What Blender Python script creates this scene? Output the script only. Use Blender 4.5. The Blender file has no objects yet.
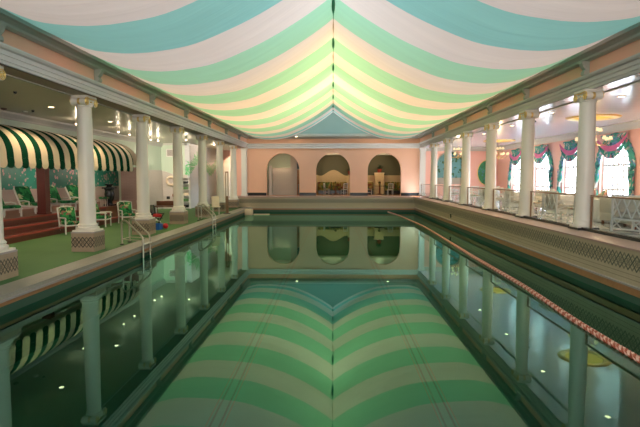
import bpy, math, random
from mathutils import Vector, Matrix
random.seed(7)
PI = math.pi
sc = bpy.context.scene
COL = sc.collection

# ------------------------------------------------------------------ materials
def new_mat(name):
    m = bpy.data.materials.new(name); m.use_nodes = True
    nt = m.node_tree; nt.nodes.clear()
    out = nt.nodes.new('ShaderNodeOutputMaterial')
    return m, nt, out

def N(nt, t, **kw):
    n = nt.nodes.new(t)
    for k, v in kw.items():
        setattr(n, k, v)
    return n

def setin(nt, n, i, v):
    if v is None: return
    if hasattr(v, 'is_output') or isinstance(v, bpy.types.NodeSocket):
        nt.links.new(v, n.inputs[i])
    else:
        n.inputs[i].default_value = v

def M_(nt, op, a, b=None, c=None, clamp=False):
    n = N(nt, 'ShaderNodeMath', operation=op, use_clamp=clamp)
    setin(nt, n, 0, a); setin(nt, n, 1, b); setin(nt, n, 2, c)
    return n.outputs[0]

def mixc(nt, f, a, b):
    n = N(nt, 'ShaderNodeMix', data_type='RGBA')
    setin(nt, n, 0, f)
    for i, v in ((6, a), (7, b)):
        if isinstance(v, (tuple, list)): v = (v[0], v[1], v[2], 1)
        setin(nt, n, i, v)
    return n.outputs[2]

def noise(nt, scale, vec=None, detail=3, rough=.5):
    n = N(nt, 'ShaderNodeTexNoise'); n.inputs['Scale'].default_value = scale
    n.inputs['Detail'].default_value = detail; n.inputs['Roughness'].default_value = rough
    if vec is not None: nt.links.new(vec, n.inputs['Vector'])
    return n.outputs['Fac']

def uvsep(nt):
    t = N(nt, 'ShaderNodeTexCoord'); s = N(nt, 'ShaderNodeSeparateXYZ')
    nt.links.new(t.outputs['UV'], s.inputs[0])
    return s.outputs[0], s.outputs[1], t

def principled(nt, out, col, rough=.5, metal=0, spec=.5, **kw):
    p = N(nt, 'ShaderNodeBsdfPrincipled')
    if isinstance(col, (tuple, list)): p.inputs['Base Color'].default_value = (*col[:3], 1)
    else: nt.links.new(col, p.inputs['Base Color'])
    setin(nt, p, 'Roughness', rough); p.inputs['Metallic'].default_value = metal
    p.inputs['Specular IOR Level'].default_value = spec
    for k, v in kw.items(): setin(nt, p, k.replace('_', ' '), v)
    nt.links.new(p.outputs[0], out.inputs[0])
    return p

def add_bump(nt, p, h, strength=.2, dist=.01):
    b = N(nt, 'ShaderNodeBump'); b.inputs['Strength'].default_value = strength; b.inputs['Distance'].default_value = dist
    nt.links.new(h, b.inputs['Height']); nt.links.new(b.outputs[0], p.inputs['Normal'])

def plain(name, col, rough=.5, metal=0, var=.06, scale=6, bump=0, spec=.5):
    m, nt, out = new_mat(name)
    t = N(nt, 'ShaderNodeTexCoord')
    f = noise(nt, scale, t.outputs['Object'])
    a = tuple(c*(1-var) for c in col); b = tuple(min(1, c*(1+var)) for c in col)
    p = principled(nt, out, mixc(nt, f, a, b), rough, metal, spec)
    if bump: add_bump(nt, p, noise(nt, scale*8, t.outputs['Object']), bump)
    return m

def emis(name, col, s):
    m, nt, out = new_mat(name)
    e = N(nt, 'ShaderNodeEmission'); e.inputs[0].default_value = (*col, 1); e.inputs[1].default_value = s
    nt.links.new(e.outputs[0], out.inputs[0])
    return m

def tri(nt, u, period, off=0):
    """0 at cell centre .. 1 at cell edge"""
    x = M_(nt, 'DIVIDE', M_(nt, 'ADD', u, off), period)
    fr = M_(nt, 'FRACT', x)
    return M_(nt, 'MULTIPLY', M_(nt, 'ABSOLUTE', M_(nt, 'SUBTRACT', fr, .5)), 2)

def band(nt, x, lo, hi):
    return M_(nt, 'MULTIPLY', M_(nt, 'GREATER_THAN', x, lo), M_(nt, 'LESS_THAN', x, hi))

def grid_lines(nt, u, v, p, w):
    a = M_(nt, 'GREATER_THAN', tri(nt, u, p), 1-w)
    b = M_(nt, 'GREATER_THAN', tri(nt, v, p), 1-w)
    return M_(nt, 'MAXIMUM', a, b)

def tile_mat(name, base, dark, v0, half, period, uoff=0, borders=(), grid=.05, light=None, lattice=False):
    m, nt, out = new_mat(name)
    u, v, t = uvsep(nt)
    n1 = noise(nt, 5, t.outputs['UV'])
    n2 = noise(nt, 60, t.outputs['UV'])
    c = mixc(nt, n1, tuple(x*.86 for x in base), tuple(min(1, x*1.12) for x in base))
    g = grid_lines(nt, u, v, grid, .16)
    c = mixc(nt, M_(nt, 'MULTIPLY', g, .22), c, tuple(x*.6 for x in base))
    dv = M_(nt, 'DIVIDE', M_(nt, 'ABSOLUTE', M_(nt, 'SUBTRACT', v, v0)), half)
    d = M_(nt, 'ADD', tri(nt, u, period, uoff), dv)
    d2 = M_(nt, 'ADD', M_(nt, 'SUBTRACT', 1, tri(nt, u, period, uoff)), dv)
    inb = M_(nt, 'LESS_THAN', dv, 1.05)
    l1 = band(nt, d, .82, 1.14); l2 = band(nt, d2, .82, 1.14)
    l3 = band(nt, d, .38, .56)
    l4 = band(nt, d2, .38, .5) if lattice else None
    l = M_(nt, 'MAXIMUM', M_(nt, 'MAXIMUM', l1, M_(nt, 'MULTIPLY', l2, .75)), M_(nt, 'MULTIPLY', l3, .7))
    if l4 is not None: l = M_(nt, 'MAXIMUM', l, M_(nt, 'MULTIPLY', l4, .6))
    l = M_(nt, 'MULTIPLY', l, inb)
    for (lo, hi) in borders:
        l = M_(nt, 'MAXIMUM', l, M_(nt, 'MULTIPLY', band(nt, v, lo, hi), .55))
    l = M_(nt, 'MULTIPLY', l, M_(nt, 'ADD', .72, M_(nt, 'MULTIPLY', n2, .35)))
    c = mixc(nt, l, c, dark)
    p = principled(nt, out, c, .35)
    add_bump(nt, p, M_(nt, 'SUBTRACT', 1, g), .15, .004)
    return m

MAT = {}
MAT['cream'] = plain('cream_paint', (.78, .74, .66), .4, var=.04, scale=2)
MAT['white'] = plain('white_paint', (.72, .71, .68), .42, var=.04, scale=2)
MAT['entab'] = plain('pale_grey_paint', (.56, .56, .53), .45, var=.05, scale=1.5)
MAT['entab_l'] = plain('pale_blue_grey_paint', (.70, .70, .70), .45, var=.05, scale=1.5)
MAT['ledge'] = plain('grey_green_paint', (.40, .42, .37), .5, var=.06, scale=1.5)
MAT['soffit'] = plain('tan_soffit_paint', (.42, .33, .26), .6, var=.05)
MAT['gold'] = plain('gold_leaf', (.78, .55, .20), .35, .55, var=.15, scale=30)
MAT['peach'] = plain('peach_wall_paint', (.83, .48, .33), .6, var=.04, scale=1.2, bump=.05)
MAT['pink'] = plain('pink_wall_paint', (.86, .50, .42), .5, var=.03, scale=1.2)
MAT['palepink'] = plain('pale_pink_plaster', (.55, .44, .41), .6, var=.06, scale=2, bump=.1)
MAT['mint'] = plain('mint_wall_paint', (.55, .66, .55), .6, var=.04, scale=1)
MAT['teal_wall'] = plain('teal_wall_paint', (.26, .42, .40), .6, var=.04, scale=1)
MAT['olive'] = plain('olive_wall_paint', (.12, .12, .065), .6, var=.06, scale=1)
MAT['black'] = plain('black_lacquer', (.015, .017, .018), .25, var=.2)
MAT['blackmetal'] = plain('black_metal', (.02, .022, .02), .4, .3, var=.2)
MAT['darkred'] = plain('dark_red_paint', (.13, .025, .018), .4, var=.15, scale=4)
MAT['wood'] = plain('brown_wood', (.22, .08, .035), .4, var=.3, scale=9)
MAT['orangewood'] = plain('warm_wood', (.45, .20, .07), .4, var=.25, scale=7)
MAT['brass'] = plain('brass', (.70, .48, .22), .3, .9, var=.1, scale=20)
MAT['bronze'] = plain('bronze_rail', (.32, .20, .12), .3, .7, var=.1, scale=20)
MAT['steel'] = plain('stainless_steel', (.50, .45, .38), .28, .9, var=.08, scale=20)
MAT['beige_cloth'] = plain('beige_cloth', (.60, .55, .47), .8, var=.1, scale=25, bump=.1)
MAT['white_cloth'] = plain('white_cloth', (.75, .74, .72), .8, var=.05, scale=12)
MAT['plastic_cream'] = plain('cream_plastic', (.75, .62, .46), .4, var=.05)
MAT['terracotta'] = plain('terracotta', (.30, .05, .03), .6, var=.1)
MAT['leaf'] = plain('dark_leaf', (.02, .06, .03), .5, var=.4, scale=20)
MAT['red'] = plain('red_vinyl', (.5, .01, .015), .4)
MAT['blue'] = plain('blue_plastic', (.02, .12, .42), .4)
MAT['yellowwood'] = plain('yellow_panel', (.62, .42, .16), .5, var=.1, scale=3)
MAT['vent'] = plain('vent_grey', (.16, .11, .09), .6)
MAT['shade'] = emis('lit_lamp_shade', (1, .72, .40), 1.1)
MAT['bulb'] = emis('warm_bulb', (1, .70, .42), 7)
MAT['glow'] = emis('gold_emission', (1, .55, .12), 1.0)  # gold colour given as emission, for the medallion dish
MAT['water_trim'] = plain('rust_gutter_tile', (.36, .17, .07), .3, var=.25, scale=5)
MAT['greycop'] = plain('grey_coping', (.36, .32, .31), .45, var=.15, scale=7)
MAT['pinktrim'] = plain('rose_stone_trim', (.42, .28, .24), .4, var=.12, scale=6)
MAT['outside'] = plain('outside_paving', (.8, .82, .85), .8)
MAT['nosing'] = plain('brick_red_nosing', (.34, .06, .04), .5, var=.15, scale=6)
MAT['shell'] = plain('roof_board', (.6, .58, .54), .9)

# green carpet deck
m, nt, out = new_mat('green_deck_carpet'); MAT['deck'] = m
u, v, t = uvsep(nt)
c = mixc(nt, noise(nt, .7, t.outputs['UV'], 4), (.07, .17, .06), (.12, .25, .09))
c = mixc(nt, M_(nt, 'MULTIPLY', noise(nt, 90, t.outputs['UV']), .35), c, (.03, .09, .035))
p = principled(nt, out, c, .75, spec=.3); add_bump(nt, p, noise(nt, 120, t.outputs['UV']), .3, .004)

# speckled tan coping
MAT['coping'] = tile_mat('tan_coping_tile', (.33, .31, .26), (.20, .17, .14), -50, .01, .3, grid=.10)
# pedestal / rim tiles
MAT['pedtile'] = tile_mat('pedestal_diamond_tile', (.40, .31, .22), (.035, .04, .03), .50, .155, .2475, uoff=.0, grid=.045)
MAT['rimtile'] = tile_mat('rim_lattice_tile', (.46, .38, .26), (.03, .045, .03), .66, .17, .30,
                          borders=((.40, .415), (.30, .315)), grid=.06, lattice=True)

# brick red steps / brown lounge floor
m, nt, out = new_mat('red_tile_steps'); MAT['steps'] = m
u, v, t = uvsep(nt)
c = mixc(nt, noise(nt, 3, t.outputs['UV']), (.11, .03, .02), (.17, .045, .03))
c = mixc(nt, M_(nt, 'MULTIPLY', grid_lines(nt, u, v, .1, .1), .5), c, (.08, .03, .02))
principled(nt, out, c, .35)

# glossy aisle floor (right)
m, nt, out = new_mat('polished_pale_floor'); MAT['floor_r'] = m
u, v, t = uvsep(nt)
ck = N(nt, 'ShaderNodeTexChecker'); ck.inputs['Scale'].default_value = 2.0
nt.links.new(t.outputs['UV'], ck.inputs[0])
c = mixc(nt, ck.outputs['Fac'], (.70, .71, .73), (.36, .40, .45))
principled(nt, out, c, .15)

# glossy aisle ceilings
def ceil_mat(name, col, rough, ior=1.5):
    m, nt, out = new_mat(name)
    u, v, t = uvsep(nt)
    p = principled(nt, out, mixc(nt, noise(nt, .5, t.outputs['UV']), tuple(x*.95 for x in col), col), rough, IOR=ior)
    mp = N(nt, 'ShaderNodeMapping'); mp.inputs['Scale'].default_value = (.35, 2.2, 1)
    nt.links.new(t.outputs['UV'], mp.inputs[0])
    add_bump(nt, p, noise(nt, 1.2, mp.outputs[0], 2), .25, .03)
    return m
MAT['ceil_r'] = ceil_mat('glossy_lilac_ceiling', (.80, .77, .88), .16, 2.1)
MAT['ceil_l'] = ceil_mat('satin_grey_ceiling', (.62, .58, .49), .30)

# wood floor in the back room
m, nt, out = new_mat('orange_parquet'); MAT['parquet'] = m
u, v, t = uvsep(nt)
c = mixc(nt, noise(nt, 6, t.outputs['UV']), (.24, .09, .03), (.42, .18, .06))
principled(nt, out, c, .25)

# white-painted brick wainscot
def brick_mat(name, a, b, w=.4, h=.1, bump=.4):
    m, nt, out = new_mat(name)
    u, v, t = uvsep(nt)
    br = N(nt, 'ShaderNodeTexBrick'); br.inputs['Scale'].default_value = 1
    br.inputs['Brick Width'].default_value = w; br.inputs['Row Height'].default_value = h
    br.inputs['Mortar Size'].default_value = .008
    br.inputs['Color1'].default_value = (*a, 1); br.inputs['Color2'].default_value = (*[x*.95 for x in a], 1); br.inputs['Mortar'].default_value = (*b, 1)
    nt.links.new(t.outputs['UV'], br.inputs[0])
    p = principled(nt, out, br.outputs['Color'], .5)
    add_bump(nt, p, M_(nt, 'SUBTRACT', 1, br.outputs['Fac']), bump, .01)
    return m
MAT['brick'] = brick_mat('white_painted_brick', (.60, .55, .52), (.48, .43, .40), .3, .085)
MAT['brickpink'] = brick_mat('pink_painted_brick', (.52, .34, .31), (.42, .27, .25), .3, .085)
MAT['brickcream'] = brick_mat('cream_painted_brick', (.72, .56, .32), (.6, .45, .25), .3, .085)

# mural behind loungers
def mural_mat(name, base, spots, leaf, s1=2.2, thr=.32, base2=None):
    m, nt, out = new_mat(name)
    u, v, t = uvsep(nt)
    c = mixc(nt, noise(nt, 3, t.outputs['UV'], 5), base, leaf)
    r = N(nt, 'ShaderNodeValToRGB'); r.color_ramp.elements[0].position = .50; r.color_ramp.elements[1].position = .56
    nt.links.new(noise(nt, .9, t.outputs['UV'], 5), r.inputs[0])
    if base2: c = mixc(nt, r.outputs[0], c, base2)
    vo = N(nt, 'ShaderNodeTexVoronoi'); vo.inputs['Scale'].default_value = s1
    nt.links.new(t.outputs['UV'], vo.inputs['Vector'])
    k = M_(nt, 'LESS_THAN', vo.outputs['Distance'], thr)
    k = M_(nt, 'MULTIPLY', k, M_(nt, 'GREATER_THAN', noise(nt, 1.1, t.outputs['UV']), .44))
    c = mixc(nt, k, c, spots)
    principled(nt, out, c, .5)
    return m
MAT['mural'] = mural_mat('blossom_mural', (.01, .17, .13), (.55, .36, .36), (.02, .30, .22), 4.6, .37, None)
MAT['mural_r'] = mural_mat('garden_mural', (.07, .26, .30), (.02, .12, .05), (.12, .36, .40), 4, .42)
MAT['mural_low'] = plain('pale_mural_ground', (.36, .36, .31), .5, var=.2, scale=3)
MAT['foliage_painting'] = mural_mat('foliage_painting_paint', (.005, .06, .03), (.05, .22, .30), (.06, .42, .16), 6, .4)

# floral cushion fabrics
def floral(name, base, cols, scale=7):
    m, nt, out = new_mat(name)
    t = N(nt, 'ShaderNodeTexCoord')
    d = N(nt, 'ShaderNodeTexNoise'); d.inputs['Scale'].default_value = scale*.6
    nt.links.new(t.outputs['Object'], d.inputs['Vector'])
    mx = N(nt, 'ShaderNodeMix', data_type='VECTOR'); mx.inputs[0].default_value = .25
    nt.links.new(t.outputs['Object'], mx.inputs[4]); nt.links.new(d.outputs['Color'], mx.inputs[5])
    vo = N(nt, 'ShaderNodeTexVoronoi'); vo.inputs['Scale'].default_value = scale
    nt.links.new(mx.outputs[1], vo.inputs['Vector'])
    s = N(nt, 'ShaderNodeSeparateXYZ'); nt.links.new(vo.outputs['Color'], s.inputs[0])
    r = N(nt, 'ShaderNodeValToRGB'); r.color_ramp.interpolation = 'CONSTANT'
    els = r.color_ramp.elements
    els[0].position = 0; els[0].color = (*base, 1)
    els[1].position = cols[0][0]; els[1].color = (*cols[0][1], 1)
    for pos, cc in cols[1:]:
        e = els.new(pos); e.color = (*cc, 1)
    nt.links.new(s.outputs[0], r.inputs[0])
    c = mixc(nt, M_(nt, 'MULTIPLY', noise(nt, scale*3, t.outputs['Object']), .4), r.outputs[0], tuple(x*.5 for x in base))
    principled(nt, out, c, .75, spec=.2)
    return m
MAT['palm'] = floral('green_palm_print', (.02, .17, .06), [(.35, (.04, .30, .09)), (.6, (.01, .08, .035)), (.84, (.50, .52, .30)), (.97, (.35, .15, .12))], 9)
MAT['drape'] = floral('multicolour_floral_drape', (.07, .38, .33), [(.3, (.10, .46, .34)), (.55, (.04, .14, .18)), (.68, (.62, .24, .34)), (.78, (.18, .32, .60)), (.86, (.75, .72, .66))], 9)
MAT['banq'] = floral('yellow_green_floral', (.34, .26, .04), [(.3, (.05, .12, .03)), (.6, (.40, .30, .10)), (.8, (.25, .05, .03))], 6)
MAT['chintz'] = floral('pastel_chintz', (.62, .56, .42), [(.35, (.20, .34, .24)), (.55, (.62, .26, .22)), (.75, (.66, .62, .52))], 7)
MAT['swag_pink'] = plain('magenta_swag', (.72, .20, .40), .7, var=.25, scale=8)

# awning stripes
m, nt, out = new_mat('green_striped_awning'); MAT['awning'] = m
t = N(nt, 'ShaderNodeTexCoord'); s = N(nt, 'ShaderNodeSeparateXYZ'); nt.links.new(t.outputs['Object'], s.inputs[0])
f = M_(nt, 'LESS_THAN', tri(nt, s.outputs[1], .80, .80*.5 - 16.5 + 32), .47)
c = mixc(nt, f, (.74, .66, .52), (.008, .055, .030))
p = N(nt, 'ShaderNodeBsdfDiffuse'); nt.links.new(c, p.inputs[0])
q = N(nt, 'ShaderNodeBsdfTranslucent'); nt.links.new(c, q.inputs[0])
mx = N(nt, 'ShaderNodeMixShader'); mx.inputs[0].default_value = .15
nt.links.new(p.outputs[0], mx.inputs[1]); nt.links.new(q.outputs[0], mx.inputs[2]); nt.links.new(mx.outputs[0], out.inputs[0])

# canopy fabric
def fabric(name, col):
    m, nt, out = new_mat(name)
    t = N(nt, 'ShaderNodeTexCoord')
    mp = N(nt, 'ShaderNodeMapping'); mp.inputs['Scale'].default_value = (.12, 3.2, .12)
    nt.links.new(t.outputs['Object'], mp.inputs[0])
    f = noise(nt, 1.3, mp.outputs[0], 3)
    c = mixc(nt, f, tuple(x*.93 for x in col), tuple(min(1, x*1.06) for x in col))
    d = N(nt, 'ShaderNodeBsdfDiffuse'); nt.links.new(c, d.inputs[0])
    q = N(nt, 'ShaderNodeBsdfTranslucent'); nt.links.new(c, q.inputs[0])
    mx = N(nt, 'ShaderNodeMixShader'); mx.inputs[0].default_value = .62
    b = N(nt, 'ShaderNodeBump'); b.inputs['Strength'].default_value = .35; b.inputs['Distance'].default_value = .03
    nt.links.new(noise(nt, 3.0, mp.outputs[0], 2), b.inputs['Height'])
    nt.links.new(b.outputs[0], d.inputs['Normal']); nt.links.new(b.outputs[0], q.inputs['Normal'])
    nt.links.new(d.outputs[0], mx.inputs[1]); nt.links.new(q.outputs[0], mx.inputs[2]); nt.links.new(mx.outputs[0], out.inputs[0])
    return m
MAT['fab_green'] = fabric('mint_green_voile', (.40, .72, .50))
MAT['fab_green_cool'] = fabric('mint_voile_cool_lit', (.32, .64, .58))  # green voile with the cooler light of the end stripes put into its colour
MAT['fab_cream'] = fabric('cream_voile', (.82, .72, .65))
MAT['hem_green'] = plain('emerald_hem', (.01, .26, .13), .6)
MAT['hem_tan'] = plain('tan_hem', (.50, .34, .18), .6)

# water
m, nt, out = new_mat('pool_water'); MAT['water'] = m
fr = N(nt, 'ShaderNodeFresnel'); fr.inputs[0].default_value = 2.0
g = N(nt, 'ShaderNodeBsdfGlossy'); g.inputs['Color'].default_value = (.49, .94, .80, 1); g.inputs['Roughness'].default_value = .0
tr = N(nt, 'ShaderNodeBsdfTransparent'); tr.inputs[0].default_value = (.30, .72, .60, 1)
mx = N(nt, 'ShaderNodeMixShader')
nt.links.new(fr.outputs[0], mx.inputs[0]); nt.links.new(tr.outputs[0], mx.inputs[1]); nt.links.new(g.outputs[0], mx.inputs[2])
nt.links.new(mx.outputs[0], out.inputs[0])
b = N(nt, 'ShaderNodeBump'); b.inputs['Strength'].default_value = .012; b.inputs['Distance'].default_value = .02
t = N(nt, 'ShaderNodeTexCoord'); nt.links.new(noise(nt, .9, t.outputs['Object'], 1), b.inputs['Height'])
nt.links.new(b.outputs[0], g.inputs['Normal'])

# pool floor with lane lines
m, nt, out = new_mat('green_pool_tile'); MAT['poolfloor'] = m
u, v, t = uvsep(nt)
c = mixc(nt, noise(nt, 2, t.outputs['UV']), (.012, .20, .16), (.02, .25, .20))
c = mixc(nt, M_(nt, 'MULTIPLY', grid_lines(nt, u, v, .15, .08), .25), c, (.03, .2, .15))
l = None; l2 = None
au = M_(nt, 'ABSOLUTE', u)
for x in (1.60, 1.86):
    k = band(nt, au, x-.012, x+.012); l = k if l is None else M_(nt, 'MAXIMUM', l, k)
for x in (1.66, 1.80):
    k = band(nt, au, x-.018, x+.018); l2 = k if l2 is None else M_(nt, 'MAXIMUM', l2, k)
c = mixc(nt, M_(nt, 'MULTIPLY', l, .8), c, (.22, .07, .03)); c = mixc(nt, M_(nt, 'MULTIPLY', l2, .9), c, (.01, .03, .02))
principled(nt, out, c, .6)
MAT['poolwall'] = plain('dark_green_pool_wall', (.03, .09, .06), .5, var=.1)

# glass
def glass(name, tint=(1, 1, 1), ior=1.45):
    m, nt, out = new_mat(name)
    lw = N(nt, 'ShaderNodeLayerWeight'); lw.inputs[0].default_value = .5
    fac = M_(nt, 'ADD', .02, M_(nt, 'MULTIPLY', M_(nt, 'POWER', lw.outputs['Facing'], 6), .35))
    g = N(nt, 'ShaderNodeBsdfGlossy'); g.inputs['Roughness'].default_value = .02
    tr = N(nt, 'ShaderNodeBsdfTransparent'); tr.inputs[0].default_value = (*tint, 1)
    mx = N(nt, 'ShaderNodeMixShader')
    nt.links.new(fac, mx.inputs[0]); nt.links.new(tr.outputs[0], mx.inputs[1]); nt.links.new(g.outputs[0], mx.inputs[2])
    nt.links.new(mx.outputs[0], out.inputs[0])
    return m
MAT['glass'] = glass('clear_glass', (.93, .96, .97))
MAT['winglass'] = glass('window_glass')

# rope
m, nt, out = new_mat('red_white_rope'); MAT['rope'] = m
u, v, t = uvsep(nt)
f = M_(nt, 'LESS_THAN', M_(nt, 'FRACT', M_(nt, 'ADD', M_(nt, 'DIVIDE', u, .24), v)), .55)
c = mixc(nt, f, (.70, .44, .35), (.38, .10, .055))
p = principled(nt, out, c, .6)

# ------------------------------------------------------------------ mesh builder
class MB:
    def __init__(s):
        s.v = []; s.f = []; s.sm = []; s.uv = {}
    def add(s, verts, faces, smooth=False, uvs=None):
        o = len(s.v); s.v += [tuple(v) for v in verts]
        for k, f in enumerate(faces):
            if uvs: s.uv[len(s.f)] = uvs[k]
            s.f.append(tuple(i+o for i in f)); s.sm.append(smooth)
        return s
    def box(s, x0, x1, y0, y1, z0, z1):
        x0, x1 = min(x0, x1), max(x0, x1); y0, y1 = min(y0, y1), max(y0, y1); z0, z1 = min(z0, z1), max(z0, z1)
        v = [(x, y, z) for x in (x0, x1) for y in (y0, y1) for z in (z0, z1)]
        return s.add(v, [(0, 1, 3, 2), (4, 6, 7, 5), (0, 4, 5, 1), (2, 3, 7, 6), (0, 2, 6, 4), (1, 5, 7, 3)])
    def rbox(s, cx, cy, cz, sx, sy, sz, r=.03, rot=None):
        """rounded box (chamfered) optionally rotated about its centre"""
        hx, hy, hz = sx/2, sy/2, sz/2; r = min(r, hx*.95, hy*.95, hz*.95)
        import itertools
        b = bmesh_new()
        verts = []
        for ax in range(3):
            pass
        m = Matrix.Identity(3) if rot is None else rot
        pts = []
        prof = [(-hz, r), (-hz+r*.3, r*.3), (-hz+r, 0), (hz-r, 0), (hz-r*.3, r*.3), (hz, r)]
        rings = []
        for z, ins in prof:
            a, c = hx-ins, hy-ins; q = r*.8
            q = min(q, a*.9, c*.9)
            ring = []
            for (sx_, sy_, a0) in ((1, 1, 0), (-1, 1, 90), (-1, -1, 180), (1, -1, 270)):
                for k in range(3):
                    t = math.radians(a0+k*45)
                    ring.append((sx_*(a-q)+q*math.cos(t), sy_*(c-q)+q*math.sin(t), z))
            rings.append(ring)
        vs = [tuple(m @ Vector(p) + Vector((cx, cy, cz))) for ring in rings for p in ring]
        n = 12; fs = []
        for i in range(len(rings)-1):
            for j in range(n):
                fs.append((i*n+j, i*n+(j+1) % n, (i+1)*n+(j+1) % n, (i+1)*n+j))
        fs.append(tuple(range(n-1, -1, -1))); fs.append(tuple((len(rings)-1)*n+j for j in range(n)))
        return s.add(vs, fs, True)
    def bar(s, p0, p1, w, h=None):
        h = h or w; a = Vector(p0); b = Vector(p1); d = (b-a).normalized()
        up = Vector((0, 0, 1)) if abs(d.z) < .9 else Vector((0, 1, 0))
        r = d.cross(up).normalized(); u = r.cross(d)
        v = []
        for p in (a, b):
            for (i, j) in ((-1, -1), (1, -1), (1, 1), (-1, 1)):
                v.append(tuple(p + r*i*w/2 + u*j*h/2))
        return s.add(v, [(3, 2, 1, 0), (4, 5, 6, 7), (0, 1, 5, 4), (1, 2, 6, 5), (2, 3, 7, 6), (3, 0, 4, 7)])
    def lathe(s, prof, cx=0, cy=0, cz=0, n=24, axis='Z'):
        v = []
        for r, z in prof:
            for k in range(n):
                t = 2*PI*k/n; a, b = r*math.cos(t), r*math.sin(t)
                if axis == 'Z': v.append((cx+a, cy+b, cz+z))
                elif axis == 'X': v.append((cx+z, cy+a, cz+b))
                else: v.append((cx+b, cy+z, cz+a))
        f = []
        for i in range(len(prof)-1):
            for k in range(n):
                f.append((i*n+k, i*n+(k+1) % n, (i+1)*n+(k+1) % n, (i+1)*n+k))
        f.append(tuple(range(n-1, -1, -1))); f.append(tuple((len(prof)-1)*n+k for k in range(n)))
        return s.add(v, f, True)
    def tube(s, pts, r, n=8, uvscale=None, closed=False):
        pts = [Vector(p) for p in pts]; v = []; f = []; uvs = []
        prev = None; L = 0; Ls = []
        for i, p in enumerate(pts):
            if closed: d = pts[(i+1) % len(pts)] - pts[i-1]
            else: d = (pts[min(i+1, len(pts)-1)] - pts[max(i-1, 0)])
            d.normalize()
            if i: L += (p-pts[i-1]).length
            Ls.append(L)
            if prev is None:
                a = Vector((0, 0, 1)) if abs(d.z) < .9 else Vector((1, 0, 0))
                a = (a - d*a.dot(d)).normalized()
            else:
                a = (prev - d*prev.dot(d)).normalized()
            prev = a; b = d.cross(a)
            rr = r[i] if isinstance(r, (list, tuple)) else r
            for k in range(n):
                t = 2*PI*k/n
                v.append(tuple(p + a*math.cos(t)*rr + b*math.sin(t)*rr))
        m = len(pts)
        for i in range(m if closed else m-1):
            j2 = (i+1) % m
            for k in range(n):
                f.append((i*n+k, i*n+(k+1) % n, j2*n+(k+1) % n, j2*n+k))
                l1 = Ls[j2] if j2 else L
                uvs.append(((Ls[i], k/n), (Ls[i], (k+1)/n), (l1, (k+1)/n), (l1, k/n)))
        if not closed:
            f.append(tuple(range(n-1, -1, -1))); f.append(tuple((m-1)*n+k for k in range(n)))
            uvs += [[(0, 0)]*n]*2
        return s.add(v, f, True, uvs)
    def grid(s, P, smooth=True):
        """P: rows of points"""
        n = len(P[0]); v = [p for r in P for p in r]
        f = [(i*n+j, i*n+j+1, (i+1)*n+j+1, (i+1)*n+j) for i in range(len(P)-1) for j in range(n-1)]
        return s.add(v, f, smooth)
    def thick(s, P, off, smooth=True):
        """closed sheet: rows P and the same offset by off"""
        o = Vector(off); Q = [[tuple(Vector(p)+o) for p in r] for r in P]
        s.grid(P, smooth); s.grid([r[::-1] for r in Q], smooth)
        n = len(P[0])
        edge = P[0] + [r[-1] for r in P[1:]] + P[-1][::-1][1:] + [r[0] for r in P[::-1]][1:]
        e2 = [tuple(Vector(p)+o) for p in edge]
        s.grid([edge, e2], False)
        return s
    def prism(s, poly, axis, a, b):
        """poly of 2-D points extruded: axis Y -> (x,z); axis X -> (y,z); axis Z -> (x,y)"""
        def P(p, t):
            return {'Y': (p[0], t, p[1]), 'X': (t, p[0], p[1]), 'Z': (p[0], p[1], t)}[axis]
        n = len(poly); v = [P(p, a) for p in poly] + [P(p, b) for p in poly]
        f = [(i, (i+1) % n, n+(i+1) % n, n+i) for i in range(n)]
        f += [tuple(range(n-1, -1, -1)), tuple(range(n, 2*n))]
        return s.add(v, f)
    def sphere(s, c, r, n=10, sz=1):
        prof = [(max(1e-4, r*math.sin(PI*i/n)), -r*sz*math.cos(PI*i/n)) for i in range(n+1)]
        return s.lathe(prof, *c, n=n+2)
    def xform(s, M):
        s.v = [tuple(M @ Vector(v)) for v in s.v]; return s
    def build(s, name, mat, parent=None, loc=None, fix=True):
        me = bpy.data.meshes.new(name); me.from_pydata(s.v, [], s.f)
        me.materials.append(MAT[mat] if isinstance(mat, str) else mat)
        me.polygons.foreach_set('use_smooth', s.sm)
        if fix:
            import bmesh
            bm = bmesh.new(); bm.from_mesh(me)
            bmesh.ops.recalc_face_normals(bm, faces=bm.faces); bm.to_mesh(me); bm.free()
        uvl = me.uv_layers.new(name='UVMap')
        for poly in me.polygons:
            cu = s.uv.get(poly.index)
            nrm = poly.normal
            for k, li in enumerate(poly.loop_indices):
                vi = me.loops[li].vertex_index
                if cu is not None:
                    orig = s.f[poly.index]
                    try: uvl.data[li].uv = cu[orig.index(vi)]
                    except ValueError: pass
                    continue
                co = me.vertices[vi].co
                ax = max(range(3), key=lambda i: abs(nrm[i]))
                uvl.data[li].uv = (co.y, co.z) if ax == 0 else (co.x, co.z) if ax == 1 else (co.x, co.y)
        if any(s.sm) and hasattr(me, 'set_sharp_from_angle'):
            me.set_sharp_from_angle(angle=math.radians(40))
        o = bpy.data.objects.new(name, me); COL.objects.link(o)
        if parent: o.parent = parent
        if loc: o.location = loc
        return o

def bmesh_new(): return None

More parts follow.
